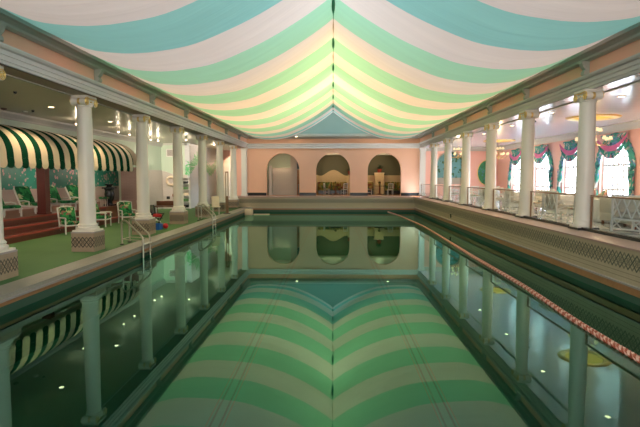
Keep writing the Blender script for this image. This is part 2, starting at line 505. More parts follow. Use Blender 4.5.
def tag(o, label=None, cat=None, group=None):
    if label: o['label'] = label
    if cat: o['category'] = cat
    if group: o['group'] = group
    return o
def struct(o, label=None):
    o['kind'] = 'structure'
    if label: o['label'] = label
    return o
def empty(name, loc, label=None, cat=None, group=None, rz=0):
    o = bpy.data.objects.new(name, None); COL.objects.link(o); o.location = loc; o.rotation_euler = (0, 0, rz)
    o.empty_display_size = .1
    return tag(o, label, cat, group)
def copy_tree(o, parent=None):
    c = o.copy(); COL.objects.link(c); c.parent = parent
    for ch in list(CH.get(o.name, [])): copy_tree(ch, c)
    return c
CH = {}
def reg():
    CH.clear()
    for o in bpy.data.objects:
        if o.parent: CH.setdefault(o.parent.name, []).append(o)
def dup(root, loc, rz=None, label=None, group=None):
    reg()
    c = copy_tree(root); c.location = loc
    if rz is not None: c.rotation_euler = (0, 0, rz)
    if label: c['label'] = label
    if group: c['group'] = group
    return c

ZW = -.17     # water level
ZF = .97      # raised walkway level (right aisle, far end)
ZD = .21      # green deck level (left)
XP = 6.25     # half width of the pool
YE = 38.3     # far end of the pool
YN = 4.2      # near end
YW = 41.5     # arched wall
SOF = 4.88    # underside of entablature
ZC = 4.95     # aisle ceilings

# ------------------------------------------------------------------ pool
b = MB(); b.box(-XP, XP, YN, YE, -1.35, -1.2)
struct(b.build('pool_floor', 'poolfloor'))
b = MB(); b.box(-XP-.3, -XP, YN-.3, YE+.3, -1.35, 0); b.box(XP, XP+.3, YN-.3, YE+.3, -1.35, 0)
b.box(-XP, XP, YE, YE+.3, -1.35, 0); b.box(-XP, XP, YN-.3, YN, -1.35, 0)
struct(b.build('pool_wall', 'poolwall'))
b = MB(); b.add([(-XP, YN, ZW), (XP, YN, ZW), (XP, YE, ZW), (-XP, YE, ZW)], [(0, 1, 2, 3)])
w = struct(b.build('pool_water', 'water', fix=False)); w['label'] = 'still green pool water mirroring the striped canopy'

# right rim wall, far rim wall
b = MB(); b.box(XP, XP+.35, YN, YE+.35, .06, .93); b.box(-XP-1.5, XP, YE, YE+.35, .06, .93)

struct(b.build('rim_wall', 'rimtile'))
b = MB(); b.box(XP-.03, XP+.35, YN, YE+.38, .0, .16); b.box(-XP, XP, YE-.03, YE+.35, .0, .10)
struct(b.build('rim_gutter', 'water_trim'))
b = MB(); b.box(XP-.05, XP+.95, YN, YE+.4, .93, ZF); b.box(-8.2, XP, YE-.05, YW-.2, .93, ZF)
struct(b.build('rim_coping', 'pinktrim'))
b = MB(); b.box(XP-.06, XP+.05, YN, YE, .16, .20); b.box(-XP, XP+.05, YE-.06, YE+.05, .10, .14)
struct(b.build('rim_lip', 'greycop'))

# left deck + coping
b = MB(); b.box(-12.6, -6.86, -4, 46.2, -.3, ZD); b.box(-8.2, -6.86, 36.3, YE, -.3, ZD)
struct(b.build('deck_floor', 'deck'))
b = MB(); b.box(-6.86, -XP, YN-.3, YE, .12, ZD+.005); struct(b.build('deck_coping', 'coping'))
b = MB(); b.box(-6.86, -XP-.02, YN-.3, YE, .07, .12); b.box(-6.86, -XP+.03, YN-.3, YE, .085, .13)
struct(b.build('deck_coping_lip', 'greycop'))
b = MB(); b.box(-6.86, -XP-.0, YN-.3, YE, .001, .07); struct(b.build('deck_gutter', 'water_trim'))
b = MB(); b.box(-6.86, 8, -4, YN-.05, -.3, ZD-.02); struct(b.build('near_deck_floor', 'deck'))

# right aisle floor
b = MB(); b.box(XP+.9, 13.8, -4, YW+.2, .6, ZF); struct(b.build('aisle_floor', 'floor_r'))
b = MB(); b.box(6.98, 7.12, 4, YW-.1, ZF, ZF+.08)
struct(b.build('baseboard_right', 'black'))
# floor of far walkway up to and behind the arches
b = MB(); b.box(-8.2, 7.3, YW-.25, 48, .6, ZF-.005)
struct(b.build('back_room_floor', 'parquet'))

# ------------------------------------------------------------------ arched walls
def arch_wall(name, mat, axis, t0, t1, u0, u1, z0, z1, ops, n=24):
    """wall slab between t0..t1 on 'axis' ('Y' = wall runs in x, 'X' = wall runs in y); ops: (centre, r, base, spring)"""
    b = MB()
    def P(u, t, z): return (u, t, z) if axis == 'Y' else (t, u, z)
    def slab(a, c, za, zb, zc, zd):   # quad a..c, bottom heights za,zb top zc,zd : both faces
        for t in (t0, t1):
            b.add([P(a, t, za), P(c, t, zb), P(c, t, zd), P(a, t, zc)], [(0, 1, 2, 3)])
    x = u0
    for (c, r, base, spr) in sorted(ops):
        slab(x, c-r, z0, z0, z1, z1)
        if base > z0:
            slab(c-r, c+r, z0, z0, base, base)
            b.add([P(c-r, t0, base), P(c+r, t0, base), P(c+r, t1, base), P(c-r, t1, base)], [(0, 1, 2, 3)])
        pts = [(c-r*math.cos(PI*k/n), spr+r*math.sin(PI*k/n)) for k in range(n+1)]
        for k in range(n):
            (a, za), (d, zb) = pts[k], pts[k+1]
            slab(a, d, za, zb, z1, z1)
            b.add([P(a, t0, za), P(d, t0, zb), P(d, t1, zb), P(a, t1, za)], [(0, 1, 2, 3)])
        for uu in (c-r, c+r):
            b.add([P(uu, t0, base), P(uu, t1, base), P(uu, t1, spr), P(uu, t0, spr)], [(0, 1, 2, 3)])
        x = c+r
    slab(x, u1, z0, z0, z1, z1)
    for uu in (u0, u1):
        b.add([P(uu, t0, z0), P(uu, t1, z0), P(uu, t1, z1), P(uu, t0, z1)], [(0, 1, 2, 3)])
    b.add([P(u0, t0, z1), P(u1, t0, z1), P(u1, t1, z1), P(u0, t1, z1)], [(0, 1, 2, 3)])
    b.add([P(u0, t0, z0), P(u1, t0, z0), P(u1, t1, z0), P(u0, t1, z0)], [(0, 1, 2, 3)])
    return struct(b.build(name, mat, fix=False))

AR = 1.37
arch_wall('wall_far', 'peach', 'Y', YW, YW+.45, -7.25, 7.25, .6, 5.95,
          [(-4.16, AR, ZF, 3.10), (0, AR+.03, ZF, 3.08), (4.24, AR, ZF, 3.10)])
b = MB()
for a, c in ((-7.2, -4.16-AR), (-4.16+AR, -AR-.03), (AR+.03, 4.24-AR), (4.24+AR, 7.2)):
    b.box(a, c, YW-.03, YW+.02, ZF, ZF+.24)
struct(b.build('baseboard_far', 'black'))
b = MB(); b.box(-7.3, 7.3, YW+.02, YW+.4, 5.9, 9.2); struct(b.build('wall_far_upper', 'teal_wall'))

# cornice of far wall
b = MB()
b.prism([(YW+.1, 4.86), (YW-.10, 4.86), (YW-.10, 5.02), (YW-.14, 5.04), (YW-.14, 5.17), (YW-.20, 5.20), (YW-.20, 5.26), (YW+.1, 5.26)], 'X', -7.1, 7.1)
struct(b.build('trim_1', 'entab_l'))
b = MB()
b.prism([(YW+.1, 5.66), (YW-.15, 5.66), (YW-.25, 5.78), (YW-.5, 5.80), (YW-.5, 5.93), (YW-.25, 6.05), (YW+.1, 6.05)], 'X', -6.95, 6.95)
struct(b.build('trim_2', 'ledge'))

# ------------------------------------------------------------------ side entablatures
for side, nm in ((-1, 'left'), (1, 'right')):
    S = side
    def pr(mb, pts, y0=-4, y1=YW):
        mb.prism([(S*x, z) for x, z in pts], 'Y', y0, y1)
    b = MB()
    pr(b, [(7.75, SOF+.02), (7.16, SOF+.02), (7.16, SOF), (7.16, SOF+.10), (7.13, SOF+.10), (7.13, SOF+.21), (7.10, SOF+.21), (7.10, SOF+.31), (7.03, SOF+.33), (7.0, SOF+.38), (7.0, SOF+.41), (7.3, SOF+.41), (7.75, SOF+.41)])
    o = b.build('trim_3' if S < 0 else 'trim_4', 'entab_l' if S < 0 else 'entab'); struct(o)
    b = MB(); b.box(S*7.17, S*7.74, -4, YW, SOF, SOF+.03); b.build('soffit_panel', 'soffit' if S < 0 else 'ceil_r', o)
    b = MB(); b.box(S*7.70, S*7.80, -4, YW, SOF-.03, SOF+.10); b.build('soffit_bead', 'entab' if S < 0 else 'ledge', o)
    b = MB(); b.box(S*7.14, S*7.5, -4, YW+.1, SOF+.4, 9.2)
    struct(b.build('wall_'+nm+'_frieze', 'peach'))
    b = MB()
    pr(b, [(7.2, 5.66), (7.08, 5.66), (7.02, 5.70), (7.02, 5.76), (6.94, 5.82), (6.86, 5.84), (6.86, 5.97), (6.80, 6.0), (6.80, 6.05), (7.2, 6.05)])
    o2 = struct(b.build('trim_5' if S < 0 else 'trim_6', 'ledge'))
    ys = [10.57+4.53*k for k in range(8)] if S < 0 else [14.45-4.28+4.28*k for k in range(8)]
    for y in ys[:-1]:
        b = MB()
        b.prism([(S*7.16, 5.28), (S*7.04, 5.28), (S*6.98, 5.33), (S*6.99, 5.40), (S*7.03, 5.45), (S*6.97, 5.52), (S*6.92, 5.62), (S*6.92, 5.68), (S*7.16, 5.68)], 'Y', y-.09, y+.09)
        b.build('bracket', 'ledge', o2)

# ------------------------------------------------------------------ columns
def ionic(parent, S, z, mat='cream'):
    """capital at local (0,0,z) height .33; S=+1: scroll faces look to +X"""
    b = MB()
    b.lathe([(.215, 0), (.235, .02), (.235, .05), (.25, .07), (.27, .13)], 0, 0, z, 28)
    b.box(-.25, .25, -.30, .30, z+.27, z+.33)
    b.box(-.20, .20, -.26, .26, z+.13, z+.27)
    for sy in (-1, 1):      # bolsters
        b.lathe([(.05, -.22), (.125, -.215), (.12, -.15), (.085, -.03), (.085, .03), (.12, .15), (.125, .215), (.05, .22)], 0, sy*.27, z+.15, 20, 'X')
    cap = b.build('capital', mat, parent)
    g = MB()
    for fx in (-1, 1):
        for sy in (-1, 1):
            pts = []
            for k in range(34):
                t = k/33*4.2*PI; r = .118*(1-k/33*.82)
                pts.append((fx*.225, sy*(.27+r*math.sin(t)*1.0), z+.15+r*math.cos(t)))
            g.tube(pts, .016, 6)
            g.lathe([(.001, -.012), (.022, -.008), (.022, .008), (.001, .012)], fx*.23, sy*.27, z+.15, 10, 'X')
        g.tube([(fx*.225, sy*.27, z+.27-abs(0)) if False else (fx*.225, yy, z+.268-.03*math.cos(yy/.27*PI/2)) for yy in [(-.27+.54*i/8) for i in range(9)] for sy in (1,)], .018, 6)
        g.sphere((fx*.22, 0, z+.15), .03, 6)
    for sy in (-1, 1):
        g.lathe([(.089, -.035), (.096, -.02), (.096, .02), (.089, .035)], 0, sy*.27, z+.15, 16, 'X')
    g.build('gilded_scroll', 'gold', cap)

def column(loc, ped, label, group):
    S = 1
    root = empty('ionic_column', loc, label, 'column', group)
    z = 0
    if ped:
        b = MB(); b.box(-.35, .35, -.35, .35, 0, .56); p = b.build('pedestal', 'pedtile', root)
        # local uv so that the band is centred
        b = MB(); b.box(-.355, .355, -.355, .355, .56, .60); b.build('pedestal_cap', 'greycop', root)
        z = .60
    else:
        b = MB(); b.box(-.30, .30, -.30, .30, 0, .06); b.build('plinth', 'black', root)
        z = .06
    k_ = .325 if ped else .27
    b = MB(); b.box(-k_, k_, -k_, k_, z, z+.05)
    b.lathe([(min(r_, .245+(r_-.245)*(1 if ped else .3)), z_) for r_, z_ in [(.315, .05), (.33, .08), (.325, .12), (.285, .145), (.275, .16), (.285, .175), (.29, .20), (.27, .225), (.25, .24)]], 0, 0, z, 32)
    b.build('base', 'cream', root)
    top = SOF-.33-loc[2]
    b = MB(); n = 10
    b.lathe([(.247, 0)]+[(.24-.03*(k/n)**1.6, .02+(top-z-.24-.02)*k/n) for k in range(n+1)], 0, 0, z+.24, 32)
    b.build('shaft', 'cream', root)
    ionic(root, S, top)
    return root
CN = ['nearest', 'second', 'third', 'fourth', 'fifth', 'sixth', 'seventh']
gl = 'gold-scrolled columns along the left deck'; gr = 'gold-scrolled columns along the right railing'
for k in range(7):
    y = 10.75 if k == 0 else 15.1+4.53*(k-1)
    if k == 0: L0 = column((-7.52, y, ZD), True, 'cream column on a tiled pedestal cut off by the left edge, only its base showing', gl)
    else: dup(L0, (-7.52, y, ZD), None, 'cream ionic column on a diamond tiled pedestal, %s whole one from the left edge' % ['', 'first', 'second', 'third', 'fourth', 'fifth', 'sixth, farthest and last'][k], gl)
for k in range(6):
    y = 14.45+4.28*k
    lab = 'cream ionic column on a black plinth by the right glass railing, %s counted from the right edge' % ['first', 'second', 'third', 'fourth', 'fifth', 'sixth and smallest'][k]
    if k == 0: R0 = column((7.17, y, ZF), False, lab, gr)
    else: dup(R0, (7.17, y, ZF), None, lab, gr)
# pedestal tile uv pattern is in local space: pedestal object uses local z, v0 = .29
MAT['pedtile'] = tile_mat('pedestal_diamond_tile_local', (.37, .28, .20), (.015, .02, .015), .29, .155, .2333, uoff=.1167, grid=.045)
for o in bpy.data.objects:
    if o.name.startswith('pedestal') and o.type == 'MESH' and not o.name.startswith('pedestal_cap'):
        o.data.materials[0] = MAT['pedtile']
# pilasters at the far corners
for S, zb in ((-1, ZF), (1, ZF)):
    b = MB(); b.box(S*7.12, S*7.55, YW-.35, YW+.1, zb+.14, 4.70)
    b.box(S*7.08, S*7.59, YW-.39, YW+.1, zb, zb+.14); b.box(S*7.08, S*7.59, YW-.39, YW+.1, 4.70, SOF)
    struct(b.build('trim_7' if S < 0 else 'trim_8', 'white'))

# ------------------------------------------------------------------ roof shell above the canopy
b = MB(); b.box(-7.6, 7.6, -4.2, YW+.5, 9.2, 9.4); struct(b.build('ceiling', 'shell'))
b = MB(); b.box(-14.9, 14.0, -4.3, -4.0, -.3, 9.4); struct(b.build('wall_near', 'peach'))

# ------------------------------------------------------------------ canopy
CP = [(0, 5.32), (.24, 5.12), (.9, 4.66), (1.8, 4.12), (2.6, 3.73), (3.55, 3.36), (4.48, 3.19), (4.9, 3.155), (5.3, 3.15), (6.16, 3.25), (6.95, 3.55)]
def csc(x):
    f = min(1, x/4.9)
    return .962-.045*f*f*(3-2*f) if x <= 4.9 else .917+.043*((x-4.9)/2.05)**1.6
def cprof(x):
    x = max(0, min(6.95, x))
    for i in range(len(CP)-1):
        if x <= CP[i+1][0]: break
    def g(j): return CP[max(0, min(len(CP)-1, j))]
    p0, p1, p2, p3 = g(i-1), g(i), g(i+1), g(i+2)
    t = (x-p1[0])/(p2[0]-p1[0]); d = p2[0]-p1[0]
    m1 = (p2[1]-p0[1])/(p2[0]-p0[0])*d if p2[0] != p0[0] else 0
    m2 = (p3[1]-p1[1])/(p3[0]-p1[0])*d
    return (2*t**3-3*t*t+1)*p1[1]+(t**3-2*t*t+t)*m1+(-2*t**3+3*t*t)*p2[1]+(t**3-t*t)*m2
YB = [-3.6, -1.2, 1.2, 3.6, 5.9, 8.2, 10.5, 12.8, 14.95, 17.1, 19.35, 21.45, 23.5, 25.75, 27.95, 30.2, 32.1, 34.4, 36.0, 38.0, 39.5, 40.2, 40.85]
can = empty('fabric_canopy', (0, 0, 6), 'swagged ceiling canopy of green and cream voile stripes meeting at a centre ridge', 'canopy')
rnd = random.Random(3)
for S in (-1, 1):
    for j in range(len(YB)-1):
        green = (j % 2 == 1)
        # stripe 10.5..12.8 (j=6) is green: shift parity
        green = (j % 2 == 0)
        y0, y1 = YB[j], YB[j+1]
        if y1 < 3: continue
        ph = rnd.random()*6; k1 = rnd.choice((2, 3)); amp = .035
        P = []
        ns = 14; nx = 30
        for a in range(ns+1):
            f = a/ns; y = y0+(y1-y0)*f
            row = []
            for q in range(nx+1):
                x = 6.95*q/nx
                env = math.sin(PI*min(1, x/6.95)*.9+.15)
                bulge = -.07*math.sin(PI*f)*env
                fold = amp*env*(math.sin(f*k1*2*PI+ph+x*.25)*.5+.35*math.sin(f*5*2*PI+ph*2-x*.4))*math.sin(PI*f)
                # slight forward sweep of the stripes toward the ridge
                g_ = csc(x)
                row.append((S*x*g_, y*g_, 2.43+cprof(x)*g_+bulge+fold-6))
            row.append((S*6.88, row[-1][1], 5.97-6))
            P.append(row)
        b = MB(); b.grid(P)
        far = y0 > 33.5; near = y1 < 15
        b.build('fabric_panel', ('fab_green_cool' if (near or far) else 'fab_green') if green else 'fab_cream', can, fix=False)
for j in range(len(YB)-1):
    if YB[j+1] < 3: continue
    green = (j % 2 == 0)
    y0, y1 = YB[j]*.962, YB[j+1]*.962
    b = MB(); wv = .055 if green else .02
    pts = [(wv*(.6+.5*math.sin(3*y)), y) for y in [y0+(y1-y0)*i/8 for i in range(9)]]
    b.thick([[(-w_, y, 2.43+5.10-6-.02) for w_, y in pts], [(0, y, 2.43+5.10-6-.05) for w_, y in pts], [(w_, y, 2.43+5.10-6-.02) for w_, y in pts]], (0, 0, .015))
    b.build('ridge_hem', 'hem_green' if green else 'hem_tan', can)

# ------------------------------------------------------------------ left aisle
XWL = -12.5
b = MB(); b.box(XWL-2.3, -7.7, -4, 48, ZC, ZC+.15); struct(b.build('ceiling_left', 'ceil_l'))
YA = 27.4
YR = 34.0
b = MB(); b.box(XWL-.2, XWL, -4, 29.4, 3.1, ZC); b.box(XWL-.2, XWL, 29.4, 36.5, -.1, ZC)
b.box(-14.9, XWL, YR, YR+.2, .2, 3.3)
b.box(XWL-.2, -10.6, 36.3, 36.6, -.1, ZC)
struct(b.build('wall_left', 'mint'))
b = MB(); b.prism([(XWL, 4.68), (XWL+.05, 4.68), (XWL+.08, 4.75), (XWL+.2, 4.88), (XWL+.22, ZC), (XWL, ZC)], 'Y', -4, 36.3)
b.box(XWL, -10.6, 36.2, 36.3, 4.8, ZC)
struct(b.build('trim_9', 'entab'))
# lounge recess
b = MB(); b.box(-14.9, -14.7, -4, YR, .9, 3.3); struct(b.build('wall_left_lounge', 'mural'))
b = MB(); b.box(-14.7, -14.64, -4, YR, .95, 1.84); b.box(-14.7, -14.58, -4, YR, 1.84, 1.90)
struct(b.build('baseboard_left_lounge', 'palepink'))
b = MB(); b.box(-14.9, XWL-.01, -4, YR, 3.0, 3.1); struct(b.build('ceiling_lounge', 'white'))
b = MB(); b.box(-11.72, -10.75, YA, YA+.35, ZD, 3.02); struct(b.build('wall_lounge_end', 'brickpink'))
b = MB(); b.box(-14.9, -11.6, -4, YA, ZD, .95); b.box(-14.9, -11.72, YA, 29.3, ZD, .95); b.box(-14.9, -12.7, 29.3, YR, ZD, .95); struct(b.build('lounge_floor', 'wood'))
b = MB(); b.box(-11.6, -11.25, -4, 25.2, ZD, .70); b.box(-11.25, -10.9, -4, 25.2, ZD, .455); b.box(-11.65, -11.598, -4, 25.2, ZD, .93)
s_ = struct(b.build('lounge_steps', 'steps'), 'brick red steps up to the lounge platform')
b = MB()
for x, z in ((-10.9, .455), (-11.25, .70), (-11.6, .95)):
    b.box(x-.07, x+.025, -4, 25.2, z-.055, z+.012)
b.build('nosing', 'nosing', s_)
p = MB(); p.box(-.17, .17, -.17, .17, 0, 2.06); p.box(-.2, .2, -.2, .2, 0, .08)
tag(p.build('awning_post', 'darkred', loc=(-11.8, 20.1, .962)), 'dark red square post under the striped awning, on the lounge step edge', 'post')

# awning
aw = empty('striped_awning', (0, 0, 0), 'green and cream striped barrel awning with scalloped edge over the left lounge', 'awning')
prof = []
na = 18
for k in range(na+1):
    t = k/na*PI/2
    prof.append((-12.48+1.72*math.sin(t)**.9 if t else -12.48, 3.12+1.28*math.cos(t)**.85 if k < na else 3.12))
ys = [9.9+.1*i for i in range(170)]; ys = [y for y in ys if y <= YA+.11]
b = MB()
P = []
for y in ys:
    sc_ = -.02*math.cos((y-16.5)/.4*PI)
    P.append([(x+.012*math.cos((y-16.5)/.8*2*PI)*k/na, y, z) for k, (x, z) in enumerate(prof)])
b.grid(P)
b.build('striped_cloth', 'awning', aw, fix=False)
b = MB(); P = []
for i, y in enumerate(ys[:-1]):
    for yy in (y, y+.05):
        ph = ((yy-16.5)/.40+.5) % 1.0
        dz = .12*math.sqrt(max(0, 1-(2*ph-1)**2))
        P.append([(-10.76, yy, 3.12), (-10.74, yy, 2.95), (-10.75, yy, 2.88-dz)])
b.thick(P, (-.008, 0, 0), False); b.build('scalloped_valance', 'awning', aw)
b = MB()
poly = [(x, z) for x, z in prof] + [(-12.48, 3.12)]
b.prism(poly, 'Y', YA+.1, YA+.11); b.build('end_panel', 'awning', aw)
b = MB(); b.bar((-10.78, 10, 3.1), (-10.78, YA+.1, 3.1), .04)
b.bar((-11.8, 10, 3.09), (-11.8, YA+.1, 3.09), .10)
for y in (14, 20.1, 26.2): b.bar((-12.45, y, 3.09), (-10.78, y, 3.09), .05)
b.build('awning_frame', 'white', aw)

# mint alcove wainscot with a wavy top (white brick)
b = MB()
P0 = []
nn = 16
for i in range(nn+1):
    x = XWL+(1.9)*i/nn
    z = 2.95-.30*(.5-.5*math.cos(PI*min(1, i/nn*1.6)))
    P0.append((x, z))
b.prism([(XWL, ZD)]+P0+[(P0[-1][0], ZD)][:1], 'Y', 36.18, 36.3)
struct(b.build('wall_alcove_wainscot', 'brick'))
b = MB(); b.box(XWL, XWL+.1, 29.5, 36.17, ZD, 2.98); struct(b.build('wall_alcove_side', 'brick'))
# big panel wall with wavy painted foliage
m, nt, out = new_mat('panel_wall_with_painted_palms'); MAT['panelwall'] = m
u, v, t = uvsep(nt)
wv = M_(nt, 'ADD', 3.15, M_(nt, 'MULTIPLY', M_(nt, 'SINE', M_(nt, 'MULTIPLY', M_(nt, 'SUBTRACT', u, 37.4), .95)), .5))
nz = noise(nt, 3.5, t.outputs['UV'], 5, .7)
above = M_(nt, 'GREATER_THAN', v, M_(nt, 'ADD', wv, M_(nt, 'MULTIPLY', M_(nt, 'SUBTRACT', nz, .5), .8)))
below = M_(nt, 'LESS_THAN', v, M_(nt, 'ADD', M_(nt, 'ADD', wv, .8), M_(nt, 'MULTIPLY', M_(nt, 'SUBTRACT', nz, .5), 2.2)))
gz = M_(nt, 'MULTIPLY', M_(nt, 'MULTIPLY', above, below), M_(nt, 'GREATER_THAN', noise(nt, 9, t.outputs['UV'], 4), .45))
br = N(nt, 'ShaderNodeTexBrick'); br.inputs['Scale'].default_value = 1; br.inputs['Brick Width'].default_value = .3; br.inputs['Row Height'].default_value = .085; br.inputs['Mortar Size'].default_value = .006
br.inputs['Color1'].default_value = (.64, .65, .69, 1); br.inputs['Color2'].default_value = (.62, .63, .67, 1); br.inputs['Mortar'].default_value = (.42, .43, .46, 1)
nt.links.new(t.outputs['UV'], br.inputs[0])
c = mixc(nt, gz, br.outputs['Color'], (.10, .45, .17))
principled(nt, out, c, .5)
b = MB(); b.box(-10.75, -10.4, 36.2, 46, ZD, 4.93); struct(b.build('wall_left_panel', 'panelwall'))
# bookcase on the end of the panel wall
t_ = empty('wall_shelf_unit', (-10.62, 35.95, ZD), 'narrow white shelf unit with dark gaps at the end of the painted panel wall', 'shelf')
b = MB(); b.box(-.28, -.24, -.2, .22, 0, 2.25); b.box(.24, .28, -.2, .22, 0, 2.25); b.box(-.28, .28, .18, .22, 0, 2.25); b.box(-.28, .28, -.2, .22, 2.21, 2.25); b.build('carcass', 'white', t_)
for k in range(5):
    b = MB(); b.box(-.24, .24, -.19, .18, .06+k*.43, .09+k*.43); b.build('shelf', 'white', t_)
for k, (cc, nm) in enumerate((('black', 'black bin on the lowest'), ('deck', 'green towel pile on the second'), ('plastic_cream', 'cream towel pile on the third'), ('deck', 'green box on the fourth'), ('black', 'black box on the top'))):
    b = MB(); b.rbox(0, 0, .10, .36, .28, .2, .03)
    tag(b.build('storage_box' if k in (0, 3, 4) else 'towel_pile', cc, loc=(-10.62, 35.92, ZD+.092+k*.43)), nm+' shelf of the white shelf unit', 'box' if k in (0, 3, 4) else 'towels')

# far corridor wall with arch on left (seen beyond the last column)
arch_wall('wall_left_end', 'pink', 'Y', 46, 46.4, -10.5, -7.2, ZD, ZC, [(-9.3, .85, ZD, 3.62)])
b = MB(); b.box(-11.5, -7.2, 48.6, 48.8, ZD, ZC); b.box(-11.3, -11.0, 46.4, 48.6, ZD, ZC); b.box(-8.4, -8.2, 46.4, 48.6, ZD, ZC)
b.box(-11.3, -7.2, 46.4, 48.8, ZC-.1, ZC)
struct(b.build('wall_corridor', 'cream'))
b = MB(); b.box(-11.3, -7.2, 46.2, 48.8, 0, ZD); struct(b.build('corridor_floor', 'deck'))
d_ = empty('door_1', (-9.35, 48.55, ZD)); struct(d_, 'yellow lit door at the end of the left corridor')
b = MB(); b.box(-.45, .45, -.03, .03, 0, 2.1); b.build('door_leaf', 'yellowwood', d_)
b = MB(); b.box(-.53, -.45, -.05, .04, 0, 2.18); b.box(.45, .53, -.05, .04, 0, 2.18); b.box(-.53, .53, -.05, .04, 2.1, 2.18); b.build('door_frame', 'white', d_)
b = MB(); b.box(-8.25, -7.2, YW, 46, ZD, ZC); struct(b.build('wall_left_inner', 'pink'))

# picture on the lit corridor wall
t_ = empty('framed_picture', (-8.62, 45.97, 2.35), 'small gold-framed picture on the pink wall right of the lit corridor arch', 'picture')

COL.objects.unlink(t_); bpy.data.objects.remove(t_)

# wall things in the alcove
t_ = empty('life_ring', (-11.75, 36.02, 2.22), 'cream life ring hung on the white brick alcove wall', 'life ring')
b = MB(); b.tube([(.29*math.cos(2*PI*k/28), 0, .29*math.sin(2*PI*k/28)) for k in range(28)], .095, 10, closed=True); b.build('ring', 'plastic_cream', t_)
for k in range(4):
    a = PI/4+PI/2*k
    b = MB(); b.tube([(.29*math.cos(a)+.105*math.sin(q)*-math.cos(a), .105*math.cos(q), .29*math.sin(a)+.105*math.sin(q)*-math.sin(a)) for q in [i*PI/6 for i in range(12)]], .02, 6, closed=True); b.build('strap', 'white', t_)
t_ = empty('air_vent', (-11.7, 36.27, 4.25), 'brown slatted air vent in a white frame high on the mint wall', 'vent')
b = MB(); b.box(-.42, .42, -.03, .02, -.28, .28); b.build('frame', 'white', t_)
for k in range(7):
    b = MB(); b.box(-.34, .34, -.055, -.03, -.2+k*.062, -.165+k*.062); b.build('slat', 'vent', t_)
b = MB(); b.rbox(0, 0, 0, .24, .05, .2, .02); tag(b.build('wall_box', 'blackmetal', loc=(-12.0, 36.14, 1.0)), 'small black box on the white brick wall below left of the life ring', 'box')
t_ = empty('wall_bracket_bin', (-11.45, 36.0, 1.1), 'brown wooden dispenser on the white brick wall below the life ring', 'dispenser')
b = MB(); b.rbox(0, 0, .08, .35, .2, .2, .03); b.build('body', 'wood', t_); b = MB(); b.box(-.06, .06, -.05, .15, -.25, 0); b.build('stem', 'wood', t_)
t_ = empty('wooden_bench', (-10.3, 31.2, ZD), 'brown wooden bench with a back against the white alcove wall', 'bench', rz=0)
b = MB(); b.rbox(0, 0, .43, 1.9, .5, .06, .02); b.build('seat', 'wood', t_)
b = MB(); b.rbox(-.3, .24, .62, 1.2, .05, .3, .02); b.build('backrest', 'wood', t_)
for sx in (-.85, .85):
    for sy in (-.18, .18):
        b = MB(); b.box(sx-.04, sx+.04, sy-.04, sy+.04, 0, .41); b.build('leg', 'wood', t_)

# ------------------------------------------------------------------ garden chairs with palm cushions
def armchair(name='patio_armchair', lab='', grp=None, loc=(0, 0, 0), rz=0):
    r = empty(name, loc, lab, 'chair', grp, rz)        # faces +X locally
    b = MB()
    for sy in (-1, 1):
        b.bar((.28, sy*.33, 0), (.28, sy*.33, .62), .045)            # front leg + arm post
        b.bar((-.30, sy*.33, 0), (-.26, sy*.33, .40), .045)
        b.bar((-.26, sy*.33, .38), (-.42, sy*.33, 1.04), .045)
        b.tube([(.34, sy*.34, .60), (.30, sy*.34, .645), (.1, sy*.34, .65), (-.15, sy*.34, .64), (-.32, sy*.33, .62)], .028, 8)
        b.bar((-.27, sy*.33, .34), (.28, sy*.33, .34), .05)
    b.bar((-.28, -.33, .34), (-.28, .33, .34), .045); b.bar((.28, -.33, .34), (.28, .33, .34), .05)
    b.tube([(-.41, -.34, 1.0), (-.425, -.2, 1.05), (-.43, 0, 1.08), (-.425, .2, 1.05), (-.41, .34, 1.0)], .028, 8)
    for k in range(5): b.bar((-.29, -.22+.11*k, .36), (-.415, -.22+.11*k, 1.03), .02)
    for k in range(4): b.bar((-.2+.13*k, -.33, .35), (-.2+.13*k, .33, .35), .05, .02)
    b.build('frame', 'white', r)
    b = MB(); b.rbox(.02, 0, .43, .60, .60, .13, .05); b.build('seat_cushion', 'palm', r)
    b = MB(); b.rbox(-.265, 0, .74, .13, .58, .62, .05, Matrix.Rotation(math.radians(-13), 3, 'Y')); b.build('back_cushion', 'palm', r)
    return r
GA = 'white patio armchairs with green palm cushions'
A0 = armchair('patio_armchair', 'white palm-cushioned patio armchair before the red steps, left of the first whole column', GA, (-10.5, 19.7, ZD), math.radians(-38))
dup(A0, (-10.6, 22.6, ZD), math.radians(5), 'white patio armchair half hidden behind the first whole column, its arms showing on the right', GA)
dup(A0, (-10.08, 24.2, ZD), math.radians(-50), 'white patio armchair with green palm cushions at the right end of the red steps', GA)
dup(A0, (-9.75, 26.0, ZD), math.radians(-35), 'white patio armchair mostly behind the second whole column', GA)

